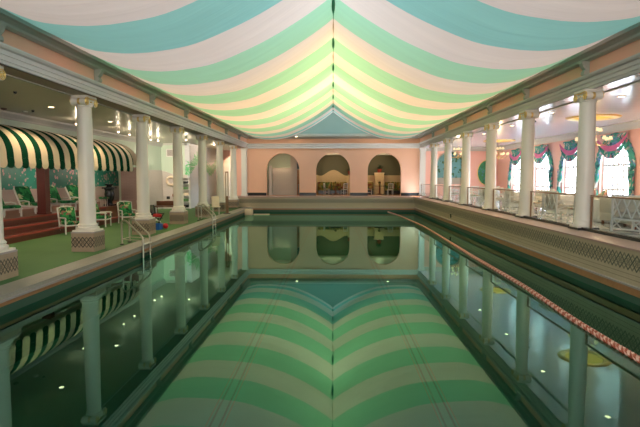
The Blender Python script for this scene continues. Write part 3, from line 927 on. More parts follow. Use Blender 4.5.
def lounger(loc, rz, lab, grp):
    r = empty('lounge_chair', loc, lab, 'lounge chair', grp, rz)
    b = MB()
    for sy in (-1, 1):
        b.bar((-.45, sy*.33, .30), (.75, sy*.33, .30), .05)
        b.bar((-.3, sy*.33, .30), (-.75, sy*.33, 1.02), .045)
        b.tube([(.3, sy*.36, .5), (0, sy*.36, .53), (-.42, sy*.35, .50)], .022, 6)
        b.bar((.3, sy*.36, .3), (.3, sy*.36, .5), .035)
    for k in range(8): b.bar((-.38+.15*k, -.33, .31), (-.38+.15*k, .33, .31), .05, .02)
    b.bar((-.75, -.33, 1.02), (-.75, .33, 1.02), .04)
    b.build('frame', 'white', r)
    for sx in (-.38, .66):
        for sy in (-.33, .33):
            b = MB(); b.bar((sx, sy, 0), (sx, sy, .30), .05); b.build('leg', 'white', r)
    b = MB(); b.rbox(.18, 0, .385, 1.12, .62, .12, .05); b.build('seat_cushion', 'palm', r)
    b = MB(); b.rbox(-.50, 0, .74, .12, .60, .86, .05, Matrix.Rotation(math.radians(-31), 3, 'Y')); b.build('back_cushion', 'palm', r)
    return r
GL = 'palm-cushioned lounge chairs under the awning'
L_ = lounger((-12.75, 18.9, .952), math.radians(-25), 'palm-cushioned lounge chair at the left edge, under the awning', GL)
for (x, y, r, lab) in ((-12.75, 20.9, -25, 'palm-cushioned lounge chair just left of the dark red post'),
                       (-12.75, 23.0, -25, 'palm-cushioned lounge chair just right of the dark red post'),
                       (-12.75, 25.0, -25, 'palm-cushioned lounge chair right of centre under the awning, beside the first whole column')):
    dup(L_, (x, y, .952), math.radians(r), lab, GL)
t_ = empty('side_stool', (-12.0, 25.9, .952), 'small white stool with a green cushion before the pink brick wall', 'stool')
b = MB(); b.rbox(0, 0, .44, .42, .42, .1, .04); b.build('cushion', 'palm', t_)
for a in range(4):
    b = MB(); b.bar((.16*math.cos(PI/4+a*PI/2), .16*math.sin(PI/4+a*PI/2), 0), (.16*math.cos(PI/4+a*PI/2), .16*math.sin(PI/4+a*PI/2), .4), .03); b.build('leg', 'white', t_)
t_ = empty('black_urn_stove', (-11.95, 26.45, .952), 'black urn-shaped stand on the platform against the pink brick wall', 'stove')
b = MB(); b.box(-.25, .25, -.25, .25, 0, .08); b.lathe([(.16, .08), (.14, .2), (.22, .35), (.26, .6), (.22, .82), (.26, .88), (.26, .92)], 0, 0, 0, 20); b.build('body', 'black', t_)
b = MB(); b.box(-.28, .28, -.28, .28, .92, .98); b.lathe([(.2, .98), (.12, 1.06), (.24, 1.14), (.24, 1.16)], 0, 0, 0, 20); b.build('top', 'black', t_)

# black folding chair, rescue tube, blue basket
t_ = empty('lifeguard_chair', (-7.95, 22.0, ZD), 'black folding chair between the second and third whole columns', 'chair', rz=math.radians(-35))
b = MB()
for sy in (-.28, .28):
    b.bar((-.3, sy, 0), (.28, sy, .62), .03); b.bar((.28, sy, 0), (-.25, sy, .5), .03); b.bar((-.25, sy, .5), (-.42, sy, 1.0), .03); b.bar((-.3, sy, .64), (.3, sy, .64), .04)
b.build('frame', 'blackmetal', t_)
b = MB(); b.rbox(.0, 0, .44, .5, .54, .03, .01); b.build('seat', 'black', t_)
b = MB(); b.rbox(-.36, 0, .78, .03, .54, .46, .01, Matrix.Rotation(math.radians(-18), 3, 'Y')); b.build('backrest', 'black', t_)
b = MB(); b.tube([(-.22, -.18, 0), (-.1, -.05, .02), (.08, .05, .02), (.2, .18, 0)], .075, 10)
tag(b.build('rescue_tube', 'red', loc=(-7.9, 21.95, ZD+.54)), 'red rescue tube lying on the black folding chair', 'rescue tube')
t_ = empty('blue_basket', (-7.65, 21.3, ZD), 'blue plastic basket on the green deck by the black folding chair', 'basket')
b = MB(); b.prism([(-.22, 0), (.22, 0), (.26, .26), (.235, .26), (.2, .03), (-.2, .03), (-.235, .26), (-.26, .26)], 'Y', -.18, .18)
b.box(-.24, .24, -.2, -.17, 0, .26); b.box(-.24, .24, .17, .2, 0, .26); b.build('body', 'blue', t_)
b = MB(); b.tube([(-.25, 0, .25), (-.2, 0, .36), (0, 0, .4), (.2, 0, .36), (.25, 0, .25)], .012, 6); b.build('handle', 'white', t_)
b = MB(); b.sphere((0, 0, .12), .12, 10); tag(b.build('red_ball', 'red', loc=(-7.35, 21.7, ZD)), 'red ball on the green deck right of the blue basket', 'ball')

# ladders
def ladder(loc, lab):
    r = empty('pool_ladder', loc, lab, 'pool ladder', 'steel pool ladders')
    for sy in (0, .62):
        b = MB(); pts = [(-.78, sy, .0), (-.78, sy, .72)]
        pts += [(-.78+.09*(1-math.cos(t)), sy, .72+.09*math.sin(t)) for t in (PI/6, PI/3, PI/2)]
        pts += [(-.6, sy, .80), (-.02, sy, .36), (.04, sy, .28), (.06, sy, .18), (.06, sy, -.95)]
        pts = [(x, y-.45*x if x < 0 else y, z) for x, y, z in pts]
        b.tube(pts, .03, 10); rail = b.build('handrail', 'steel', r)
        b = MB(); b.lathe([(.075, 0), (.07, .02), (.03, .035)], -.78, sy+.35, 0, 14); b.build('foot_flange', 'blackmetal', rail)
    for z in (.05, -.22, -.50, -.78):
        b = MB(); b.box(.03, .12, 0, .62, z-.015, z+.015); b.build('tread', 'white' if z > 0 else 'steel', r)
    b = MB(); b.tube([(-.78, .35, .18), (-.02, 0, .18), (.06, 0, .18)], .016, 8); b.tube([(-.78, .97, .18), (.06, .62, .18)], .016, 8); b.tube([(-.78, .35, .18), (-.78, .97, .18)], .014, 8); b.build('crossbar', 'steel', r)
    return r
l0 = ladder((-6.25, 16.05, ZD+.005), 'steel pool ladder at the left edge, near the first and second whole columns')
# upper part only stands on coping: flange base z=0 of the root
dup(l0, (-6.25, 25.5, ZD+.005), None, 'steel pool ladder farther along the left edge, before the fourth whole column', 'steel pool ladders')

# pool lift
t_ = empty('pool_lift', (-6.6, 31.0, ZD), 'tall thin bronze pool lift mast at the left pool edge near the far end', 'pool lift')
b = MB(); b.box(-.09, -.05, -.05, .05, 0, 2.6); b.box(.05, .09, -.05, .05, 0, 2.6); b.box(-.09, .09, -.05, .05, 2.55, 2.62); b.box(-.09, .09, -.04, .04, .0, 1.1); b.build('mast', 'bronze', t_)
b = MB(); b.box(-.2, .2, -.2, .2, 0, .04); b.build('base_plate', 'blackmetal', t_)
t_ = empty('lift_seat', (-6.95, 29.5, ZD), 'cream moulded plastic lift seat in front of the fifth whole column', 'chair', rz=math.radians(-70))
b = MB(); b.rbox(0, 0, .52, .5, .5, .07, .03); b.build('seat', 'plastic_cream', t_)
b = MB(); b.rbox(-.26, 0, .82, .07, .46, .62, .03, Matrix.Rotation(math.radians(-14), 3, 'Y')); b.build('backrest', 'plastic_cream', t_)
b = MB(); b.bar((-.18, -.18, 0), (-.18, -.18, .5), .03); b.bar((.18, -.18, 0), (.18, -.18, .5), .03); b.bar((-.18, .18, 0), (-.18, .18, .5), .03); b.bar((.18, .18, 0), (.18, .18, .5), .03); b.build('support_frame', 'steel', t_)
b = MB(); b.rbox(0, 0, .23, .55, .45, .46, .03)
tag(b.build('corner_step_block', 'plastic_cream', loc=(-5.95, 35.2, -.22)), 'cream block at the far left end of the pool edge', 'block')
b = MB(); b.tube([(0, 0, 0), (.6, .0, 0), (1.1, .1, 0)], .05, 8, True)
tag(b.build('float_line', 'plastic_cream', loc=(-5.6, 35.2, ZW+.02)), 'short cream float line lying on the water at the cream block', 'float')
for (x, y, z, lab) in ((-6.55, 26.9, ZD+.01, 'small black rope hook standing on the left coping beyond the farther ladder'), (6.3, 26.5, .34, 'small black rope hook on the right pool wall')):
    b = MB(); b.lathe([(.03, 0), (.03, .12), (.05, .14), (.05, .18), (.02, .2)], 0, 0, 0, 10)
    if x > 0: b.xform(Matrix.Translation((-.08, 0, 0))); b.box(-.1, -.03, -.02, .02, .02, .08)
    tag(b.build('rope_hook', 'blackmetal', loc=(x, y, z)), lab, 'hook')

# rope
def cat(pts, n=12):
    out = []
    for i in range(len(pts)-1):
        p0 = Vector(pts[max(0, i-1)]); p1 = Vector(pts[i]); p2 = Vector(pts[i+1]); p3 = Vector(pts[min(len(pts)-1, i+2)])
        for k in range(n):
            t = k/n
            out.append(.5*((2*p1)+(p2-p0)*t+(2*p0-5*p1+4*p2-p3)*t*t+(3*p1-p0-3*p2+p3)*t**3))
    out.append(Vector(pts[-1])); return out
rp = cat([(x, y, ZW+.02) for x, y in ((4.2, 38.2), (4.55, 34.5), (4.8, 28.5), (4.83, 25), (4.62, 16.7), (4.56, 12.0), (4.39, 9.0), (4.36, 7.1), (4.38, 5.2))], 30)
b = MB(); b.tube(rp, .045, 8)
for ph in (0, 2*PI/3, 4*PI/3):   # twisted strands
    pts = []; L = 0; dense = cat([tuple(p) for p in rp[::6]], 40); prev = dense[0]
    for p in dense:
        if p.y > 20: prev = p; continue
        L += (p-prev).length; prev = p
        a = L/.22*2*PI/1+ph
        pts.append((p.x+.03*math.cos(a), p.y, p.z+.03*math.sin(a)))
    if len(pts) > 4: b.tube(pts, .028, 5)
tag(b.build('lane_rope', 'rope'), 'red and pink twisted rope floating along the right side of the pool', 'rope')

# ------------------------------------------------------------------ right aisle
XWR = 13.5
WY = [24.4, 28.5, 32.75, 36.95]; WR = 1.35; WSP = 3.05
arch_wall('wall_right', 'pink', 'X', XWR, XWR+.35, -4, YW+.3, .6, 5.1, [(y, WR, ZF+.02, WSP) for y in WY])
b = MB(); b.box(7.7, 13.9, -4, YW+.3, ZC, ZC+.15); struct(b.build('ceiling_right', 'ceil_r'))
b = MB(); b.prism([(XWR, 4.62), (XWR-.06, 4.62), (XWR-.1, 4.72), (XWR-.24, 4.86), (XWR-.26, ZC), (XWR, ZC)], 'Y', -4, YW)
b.prism([(YW, 4.62), (YW-.06, 4.62), (YW-.1, 4.72), (YW-.24, 4.86), (YW-.26, ZC), (YW, ZC)], 'X', 7.5, XWR)
struct(b.build('trim_10', 'entab'))
b = MB(); b.box(13.45, 30, -4, 60, .3, .6); struct(b.build('outside_ground', 'outside'))
# end wall with arched mural niche
arch_wall('wall_right_end', 'pink', 'Y', YW, YW+.3, 7.25, XWR+.3, .6, 5.1, [(9.65, 1.12, 1.9, 3.46)])
n_ = empty('arched_mural', (9.65, YW+.3, 0), 'arched garden mural in a niche on the pink end wall of the right aisle', 'mural')
b = MB(); b.box(-1.25, 1.25, .012, .05, 2.3, 4.9); b.build('painted_garden', 'mural_r', n_)
b = MB(); b.box(-1.25, 1.25, .005, .05, .7, 2.45); b.build('painted_ground', 'mural_low', n_)
b = MB()
pts = [(-1.14, 0, 1.9), (-1.14, 0, 3.46)]+[(-1.14*math.cos(PI*k/20), 0, 3.46+1.14*math.sin(PI*k/20)) for k in range(1, 20)]+[(1.14, 0, 3.46), (1.14, 0, 1.9)]
b.tube([(x, -.32, z) for x, y, z in pts], .05, 6); m_ = b.build('trim_12', 'mural_low'); m_.location = (9.65, YW+.3, 0); struct(m_)
n_ = empty('oval_painting', (12.6, YW-.03, 2.86), 'dark green oval foliage painting on the pink end wall, right of the arched mural', 'painting')
def oval(rx, rz, n=36): return [(rx*math.cos(2*PI*k/n), rz*math.sin(2*PI*k/n)) for k in range(n)]
b = MB(); b.prism(oval(.74, 1.0), 'Y', -.02, .02); b.build('canvas', 'foliage_painting', n_)
b = MB(); b.tube([(x, -.02, z) for x, z in oval(.76, 1.02)], .035, 6, closed=True); b.build('frame', 'gold', n_)

# windows
for i, y in enumerate(WY):
    w_ = empty('window_%d' % (i+1), (XWR+.18, y, ZF)); struct(w_)
    b = MB()
    def X(d): return d
    for u_ in (-WR+.04, -.45, .0, .45, WR-.04):
        zt = WSP-ZF+math.sqrt(max(0, WR*WR-u_*u_))
        b.box(-.03, .03, u_-.055, u_+.055, 0, zt-.02)
    for u_ in (-.9, .9, -.22, .22):
        zt = WSP-ZF+math.sqrt(max(0, WR*WR-u_*u_))
        b.box(-.012, .012, u_-.02, u_+.02, 0, zt-.02)
    for z in (.04, .9, 2.08):
        b.box(-.035, .035, -WR, WR, z-.05, z+.05)
    for z in (.35, .62, 1.2, 1.5, 1.8, 2.45, 2.85):
        hw = WR if z < WSP-ZF else math.sqrt(max(0.01, WR*WR-(z-(WSP-ZF))**2))
        b.box(-.012, .012, -hw, hw, z-.02, z+.02)
    b.tube([(0, -WR*math.cos(PI*k/24)*.98, WSP-ZF+WR*.98*math.sin(PI*k/24)) for k in range(25)], .05, 6)
    b.build('window_frame', 'white', w_)
    b = MB(); pts = [(-WR, 0), (WR, 0), (WR, WSP-ZF)]+[(WR*math.cos(PI*k/20), WSP-ZF+WR*math.sin(PI*k/20)) for k in range(1, 20)]+[(-WR, WSP-ZF)]
    b.add([(.02, p[0], p[1]) for p in pts], [tuple(range(len(pts)))]); b.build('pane', 'winglass', w_)
# drapes
def drapes(y, lab, first=None):
    r = empty('swag_drapes', (XWR-.02, y, 0), lab, 'curtains', 'floral drapes over the arched windows')
    rr = random.Random(5)
    ro, ri = 1.72, 1.28; sp = 2.86
    b = MB(); P = []
    # arch band
    for k in range(41):
        a = PI*k/40
        row = []
        for q in range(9):
            rad = ri+(ro-ri)*q/8 + .03*math.sin(a*14)*(1 if q == 0 else 0)
            row.append((-.06-.05*math.sin(q/8*PI)-.02*math.sin(a*40+q), -rad*math.cos(a), sp+rad*math.sin(a)))
        P.append(row)
    b.thick(P, (.03, 0, 0)); b.build('arch_valance', 'drape', r)
    for S in (-1, 1):
        b = MB(); P = []
        for k in range(25):
            f = k/24; z = sp+.1-(sp+.1-1.02)*f
            pinch = 1-.42*math.exp(-((f-.55)/.2)**2)
            row = []
            for q in range(19):
                g_ = q/18
                yy = S*(ro-(ro-ri+.02)*pinch*g_)
                row.append((-.09-.05*math.sin(g_*22+f*2), yy, z))
            P.append(row)
        b.thick(P, (.025, 0, 0)); b.build('side_drape', 'drape', r)
    def swag(z0, z1, sag0, sag1, half, xo, mat, nm, ya=0):
        b = MB(); P = []
        for k in range(33):
            s_ = -1+2*k/32
            row = []
            for q in range(13):
                g_ = q/12
                top = z0-sag0*(1-s_*s_); bot = z1-sag1*(1-s_*s_)
                # gather at the ends
                e = abs(s_)**4
                bot2 = bot*(1-e)+(top-.10)*e
                z = top+(bot2-top)*g_
                row.append((xo-.08*math.sin(g_*PI)*(1-e)-.02*math.sin(g_*26), ya+half*s_, z))
            P.append(row)
        b.thick(P, (.02, 0, 0)); b.build(nm, mat, r)
    swag(4.52, 4.36, .02, .46, 1.12, -.12, 'drape', 'upper_swag')
    swag(4.40, 4.20, .44, .50, 1.28, -.24, 'swag_pink', 'pink_swag')
    swag(4.22, 4.10, .50, .76, 1.28, -.20, 'drape', 'lower_swag')
    return r
WLAB = ['nearest to the right edge', 'second from the right edge', 'third from the right edge', 'farthest away']
D0 = drapes(WY[0], 'teal floral swag drapes with pink band over the arched window %s' % WLAB[0])
for k in (1, 2, 3):
    dup(D0, (XWR-.02, WY[k], 0), None, 'teal floral swag drapes with pink band over the arched window %s' % WLAB[k])

# railings
def railing(y0, y1, lab):
    r = empty('glass_railing', (7.2, y0, ZF), lab, 'railing', 'glass railings between the right columns')
    L = y1-y0
    b = MB(); b.rbox(0, L/2, .965, .07, L, .05, .015); b.build('handrail', 'bronze', r)
    b = MB(); b.box(-.006, .006, .04, L-.02, .06, .93); b.build('glass_panel', 'glass', r)
    for yy in (.03, L-.03):
        b = MB(); b.box(-.025, .025, yy-.02, yy+.02, .05, .95); b.build('post', 'bronze', r)
    return r
RB = ['between the right edge and the nearest right column', 'between the first and second right columns', 'between the second and third right columns', 'between the third and fourth right columns', 'between the fourth and fifth right columns', 'between the fifth and sixth right columns', 'between the sixth right column and the corner pilaster']
for k in range(7):
    railing(10.5+4.28*k, 14.12+4.28*k if k < 6 else 41.1, 'glass railing with bronze handrail '+RB[k])

# chandeliers
def medallion(x, y, lab):
    r = empty('ceiling_medallion', (x, y, ZC), lab, 'ceiling medallion', 'gold ceiling medallions of the right aisle')
    b = MB(); b.lathe([(.70, -.002), (.78, -.05), (.90, -.07), (1.0, -.05), (1.04, -.002)], 0, 0, 0, 40); b.build('ring', 'gold', r)
    b = MB(); b.lathe([(.01, -.012), (.74, -.012), (.74, -.004), (.01, -.004)], 0, 0, 0, 40); b.build('gilded_dish', 'glow', r)
    return r
def chandelier(x, y, drop, lab):
    r = empty('chandelier', (x, y, ZC-.012), lab, 'chandelier', 'brass chandeliers with lit shades')
    b = MB(); b.tube([(0, 0, 0), (0, 0, -drop)], .015, 6)
    b.lathe([(.01, -.02), (.05, .02), (.03, .12), (.07, .2), (.03, .3), (.05, .42), (.02, .5), (.015, .6)], 0, 0, -drop-.3, 14)
    b.build('stem', 'brass', r)
    n = 8
    for k in range(n):
        a = 2*PI*k/n+.2; R = .62
        ca, sa = math.cos(a), math.sin(a)
        b = MB(); b.tube([(.03*ca, .03*sa, -drop-.05), (.2*ca, .2*sa, -drop-.2), (.45*ca, .45*sa, -drop-.2), (R*ca, R*sa, -drop-.05), (R*ca, R*sa, -drop+.02)], .011, 6)
        b.lathe([(.02, 0), (.05, .02)], R*ca, R*sa, -drop-.02, 8); arm = b.build('arm', 'brass', r)
        b = MB(); b.lathe([(.085, 0), (.05, .14)], R*ca, R*sa, -drop+.02, 14); b.build('lamp_shade', 'shade', arm)
    for k in range(4):
        a = 2*PI*k/4; R = .28; ca, sa = math.cos(a), math.sin(a)
        b = MB(); b.tube([(.02*ca, .02*sa, -drop+.2), (.2*ca, .2*sa, -drop+.2), (R*ca, R*sa, -drop+.38)], .01, 6); arm = b.build('arm', 'brass', r)
        b = MB(); b.lathe([(.085, 0), (.05, .14)], R*ca, R*sa, -drop+.38, 14); b.build('lamp_shade', 'shade', arm)
    return r
medallion(10.8, 21.3, 'large gold ceiling medallion behind the nearest right column')
medallion(11.2, 34.3, 'small distant gold ceiling medallion by the pink end wall')
chandelier(10.85, 21.3, .95, 'brass chandelier with cream shades behind the nearest right column')
c2 = chandelier(11.2, 34.3, .95, 'brass chandelier with cream shades in front of the oval painting')
chandelier(9.5, 38.5, .75, 'bright cluster chandelier in front of the arched mural')
# ceiling lamps
def downlight(x, y, lab, grp, z=ZC):
    r = empty('downlight', (x, y, z-.002), lab, 'ceiling light', grp)
    b = MB(); b.lathe([(.085, -.012), (.13, -.016), (.14, 0)], 0, 0, 0, 20); b.build('trim_ring', 'white', r)
    b = MB(); b.lathe([(.01, -.018), (.085, -.018), (.085, -.006), (.01, -.006)], 0, 0, 0, 16); b.build('lamp', 'bulb', r)
    return r
def spot(x, y, lab, grp):
    r = empty('ceiling_spotlight', (x, y, ZC-.002), lab, 'spotlight', grp)
    b = MB(); b.lathe([(.06, 0), (.06, -.02), (.015, -.03), (.015, -.09), (.055, -.11), (.065, -.2)], 0, 0, 0, 14); b.build('housing', 'cream', r)
    b = MB(); b.sphere((0, 0, -.21), .055, 8); b.build('bulb', 'bulb', r)
    return r
gd = 'recessed lamps in the left aisle ceiling'
downlight(-10.0, 17.7, 'recessed ceiling lamp left of the first whole column', gd)
downlight(-9.95, 22.3, 'recessed ceiling lamp between the first and second whole columns', gd)
gs = 'small hanging spotlights in the left aisle'
for (x, y, l_) in ((-10.96, 21.3, 'hanging spotlight just left of the first whole column'), (-10.75, 25.0, 'hanging spotlight right of the first whole column, the left one of two'), (-10.8, 26.5, 'hanging spotlight just left of the second whole column, the right one of two'),
                   (-10.95, 30.0, 'hanging spotlight just right of the second whole column, the left one of two'), (-10.85, 31.0, 'hanging spotlight before the mint wall, the right one of two'),
                   (-8.9, 30.3, 'hanging spotlight close to the third whole column')):
    spot(x, y, l_, gs)
gd2 = 'recessed lamps in the right aisle ceiling'
for (x, y, l_) in ((8.4, 19.7, 'recessed ceiling lamp right of the second right column'), (8.9, 15.9, 'bright recessed ceiling lamp right of the nearest right column'),
                   (8.6, 24.5, 'recessed ceiling lamp right of the third right column'), (8.6, 29, 'recessed ceiling lamp right of the fourth right column'), (8.6, 33.4, 'recessed ceiling lamp right of the fifth right column'),
                   (11.8, 16.2, 'recessed ceiling lamp at the right edge of the photo')):
    downlight(x, y, l_, gd2)
for (x, y, l_, mt) in ((-11.9, 18.0, 'grey dome smoke detector near the left edge', 'vent'), (-11.6, 18.75, 'white dome smoke detector on the left aisle ceiling', 'white'), (-11.2, 18.6, 'tiny dark sprinkler head on the left aisle ceiling', 'black'),
                   (-9.3, 14.6, 'dark sprinkler head nearest the left edge of the photo', 'black'), (9.3, 18.3, 'dark sprinkler head on the lilac ceiling between the first and second right columns', 'black'), (8.9, 22.5, 'dark sprinkler head on the lilac ceiling right of the third right column', 'black')):
    b = MB(); rr_ = .10 if mt != 'black' else .05
    b.lathe([(rr_*.3, -.07), (rr_*.9, -.05), (rr_, 0)], 0, 0, 0, 14)
    tag(b.build('smoke_detector' if mt != 'black' else 'sprinkler_head', mt, loc=(x, y, ZC-.002)), l_, 'detector' if mt != 'black' else 'sprinkler')
# far wall ledge lamps
for x, l_ in ((-3.0, 'small ledge lamp above the left arch'), (4.55, 'small ledge lamp above the right arch')):
    b = MB(); b.lathe([(.09, -.02), (.1, 0)], 0, 0, 0, 12)
    tag(b.build('ledge_lamp', 'bulb', loc=(x, YW-.44, 5.80)), l_, 'ceiling light', 'small lamps under the far ledge')

# furniture of the right aisle
def lattice_chair(loc, rz, lab, grp='white lattice-backed chairs behind the right railing'):
    r = empty('lattice_chair', loc, lab, 'chair', grp, rz)   # faces +X, lattice back at -X side
    b = MB(); W = .48
    for sy in (-1, 1):
        b.bar((-.38, sy*W, 0), (-.38, sy*W, 1.0), .05); b.bar((.34, sy*W, 0), (.34, sy*W, .66), .05)
        b.bar((-.38, sy*W, .66), (.36, sy*W, .66), .055); b.bar((-.38, sy*W, .34), (.34, sy*W, .34), .05)
        b.bar((-.36, sy*W, .36), (.32, sy*W, .64), .025); b.bar((-.36, sy*W, .64), (.32, sy*W, .36), .025)
    for z in (.34, .98): b.bar((-.38, -W, z), (-.38, W, z), .05)
    b.bar((.34, -W, .34), (.34, W, .34), .05); b.bar((-.38, -W, .08), (-.38, W, .08), .03)
    b.build('frame', 'white', r)
    b = MB()
    for k in (-1, 0, 1):
        c = k*.32
        b.bar((-.38, c-.16, .36), (-.38, c+.16, .97), .028); b.bar((-.38, c+.16, .36), (-.38, c-.16, .97), .028)
    for k in (-1, 1):
        b.bar((-.38, k*.16, .09), (-.38, k*.46, .34), .024); b.bar((-.38, k*.16, .34), (-.38, k*.46, .09), .024)
    b.build('lattice_back', 'white', r)
    b = MB(); b.rbox(0, 0, .44, .66, .86, .16, .06); b.build('seat_cushion', 'beige_cloth', r)
    b = MB(); b.rbox(-.27, 0, .74, .14, .82, .46, .06); b.build('back_cushion', 'beige_cloth', r)
    return r
C0 = lattice_chair((8.25, 13.7, ZF), math.radians(15), 'white lattice-backed chair with beige cushions at the right edge, behind the railing')
for (x, y, a, l_) in ((8.1, 18.05, 5, 'white lattice-backed chair with beige cushions between the first and second right columns'),
                      (8.15, 22.4, -8, 'white lattice-backed chair with beige cushions between the second and third right columns'),
                      (8.15, 25.9, 10, 'white lattice-backed chair between the third and fourth right columns'),
                      (8.15, 30.4, 0, 'white lattice-backed chair between the fourth and fifth right columns'),
                      (8.15, 34.6, 0, 'white lattice-backed chair between the fifth and sixth right columns')):
    dup(C0, (x, y, ZF), math.radians(a), l_)
def side_chair(loc, rz, lab, grp='white slatted side chairs at the tables'):
    r = empty('side_chair', loc, lab, 'chair', grp, rz)
    b = MB(); W = .21
    for sy in (-1, 1):
        b.bar((-.2, sy*W, 0), (-.2, sy*W, .45), .035); b.bar((-.2, sy*W, .45), (-.27, sy*W, .98), .035); b.bar((.2, sy*W, 0), (.2, sy*W, .45), .035)
        b.bar((-.2, sy*W, .18), (.2, sy*W, .18), .02)
    b.bar((-.27, -W, .97), (-.27, W, .97), .05); b.bar((-.225, -W, .62), (-.225, W, .62), .03)
    for k in range(4): b.bar((-.225, -.15+.1*k, .62), (-.268, -.15+.1*k, .96), .022)
    b.bar((-.2, -W, .43), (-.2, W, .43), .04); b.bar((.2, -W, .43), (.2, W, .43), .04)
    b.build('frame', 'white', r)
    b = MB(); b.rbox(0, 0, .465, .46, .46, .06, .025); b.build('seat', 'chintz', r)
    return r
def round_table(loc, lab, mat='white_cloth', R=.6, grp='cloth-covered round tables in the right aisle'):
    r = empty('round_table', loc, lab, 'table', grp)
    b = MB(); n = 48; P = []
    for (rad, z, am) in ((.02, .75, 0), (R-.02, .75, 0), (R, .742, .0), (R+.01, .6, .012), (R+.03, .3, .03), (R+.04, .02, .045)):
        P.append([((rad+am*math.sin(k/n*2*PI*12))*math.cos(2*PI*k/n), (rad+am*math.sin(k/n*2*PI*12))*math.sin(2*PI*k/n), z) for k in range(n+1)])
    b.grid(P); b.build('tablecloth_skirt', mat, r)
    b = MB(); b.lathe([(R-.03, .70), (R-.03, .73)], 0, 0, 0, 24); b.lathe([(.25, 0.0), (.05, .05), (.04, .70)], 0, 0, 0, 12); b.build('table_frame', 'wood', r)
    return r
S0 = side_chair((8.0, 16.55, ZF), math.radians(90), 'white slatted chair nearest behind the railing, beside the nearest right column')
T0 = round_table((9.3, 17.0, ZF), 'cloth-covered round table behind the nearest right column')
sides = [(10.2, 16.6, 180, 'behind the nearest right column, far side of its table'),
         (8.0, 20.3, -80, 'just right of the second right column'), (9.2, 21.9, 180, 'in the gap right of the third right column, nearer the windows'),
         (8.0, 24.6, 90, 'just right of the fourth right column'), (8.1, 28.5, -90, 'just right of the fifth right column'), (9.4, 29.6, 180, 'in the gap between the fourth and fifth right columns, nearer the windows'),
         (8.1, 33.1, 90, 'just right of the sixth right column')]
for x, y, a, l_ in sides: dup(S0, (x, y, ZF), math.radians(a), 'white slatted chair '+l_)
for x, y, l_ in ((9.6, 21.0, 'white-clothed round table seen right of the second right column'), (9.3, 25.6, 'white-clothed round table seen right of the third right column'), (9.4, 30.5, 'white-clothed round table seen between the fourth and fifth right columns')):
    dup(T0, (x, y, ZF), None, l_)
def tub(loc, rz, lab):
    r = empty('tub_armchair', loc, lab, 'armchair', 'floral tub armchairs by the windows', rz)
    b = MB(); P = []
    for k in range(25):
        a = math.radians(75+210*k/24); h = .72+.30*math.cos((a-PI))**2 if math.cos(a) < 0 else .62
        P.append([(.46*math.cos(a), .46*math.sin(a), .12), (.50*math.cos(a), .50*math.sin(a), .5), (.47*math.cos(a), .47*math.sin(a), h), (.38*math.cos(a), .38*math.sin(a), h-.02), (.34*math.cos(a), .34*math.sin(a), .4)])
    b.grid(P); b.build('backrest', 'chintz', r)
    b = MB(); b.lathe([(.36, .12), (.42, .16), (.42, .42), (.36, .48)], .05, 0, 0, 24); b.build('seat', 'chintz', r)
    for sx in (-.25, .3):
        for sy in (-.25, .25):
            b = MB(); b.box(sx-.025, sx+.025, sy-.025, sy+.025, 0, .13); b.build('leg', 'wood', r)
    return r
t0_ = tub((10.5, 17.3, ZF), math.radians(200), 'pastel floral tub armchair at the right edge, behind the railing')
dup(t0_, (9.7, 18.9, ZF), math.radians(170), 'pastel floral tub armchair seen between the first and second right columns')
dup(t0_, (11.2, 22.6, ZF), math.radians(150), 'pastel floral tub armchair near the windows, right of the second right column')
def sofa(loc, rz, lab):
    r = empty('window_sofa', loc, lab, 'sofa', 'beige sofas by the windows', rz)
    b = MB(); b.rbox(0, 0, .28, .85, 1.9, .34, .05); b.build('seat', 'beige_cloth', r)
    b = MB(); b.rbox(-.36, 0, .62, .16, 1.9, .55, .06); b.build('backrest', 'beige_cloth', r)
    for s in (-1, 1):
        b = MB(); b.rbox(0, s*.88, .42, .85, .16, .42, .06); b.build('arm', 'beige_cloth', r)
        for sx in (-.35, .35):
            b = MB(); b.box(sx-.03, sx+.03, s*.85-.03, s*.85+.03, 0, .12); b.build('leg', 'wood', r)
    return r
s0_ = sofa((9.0, 15.35, ZF), math.radians(0), 'beige sofa behind the nearest right column and railing')
dup(s0_, (9.6, 19.6+4.2, ZF), math.radians(180), 'beige sofa seen right of the third right column')

# ------------------------------------------------------------------ back rooms behind the arches
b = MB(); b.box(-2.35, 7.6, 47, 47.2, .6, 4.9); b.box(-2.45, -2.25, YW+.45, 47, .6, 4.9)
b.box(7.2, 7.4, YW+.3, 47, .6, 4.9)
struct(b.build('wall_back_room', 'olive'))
b = MB(); b.box(-8.3, 7.6, YW+.4, 48.2, 4.55, 4.7); struct(b.build('ceiling_back_room', 'white'))
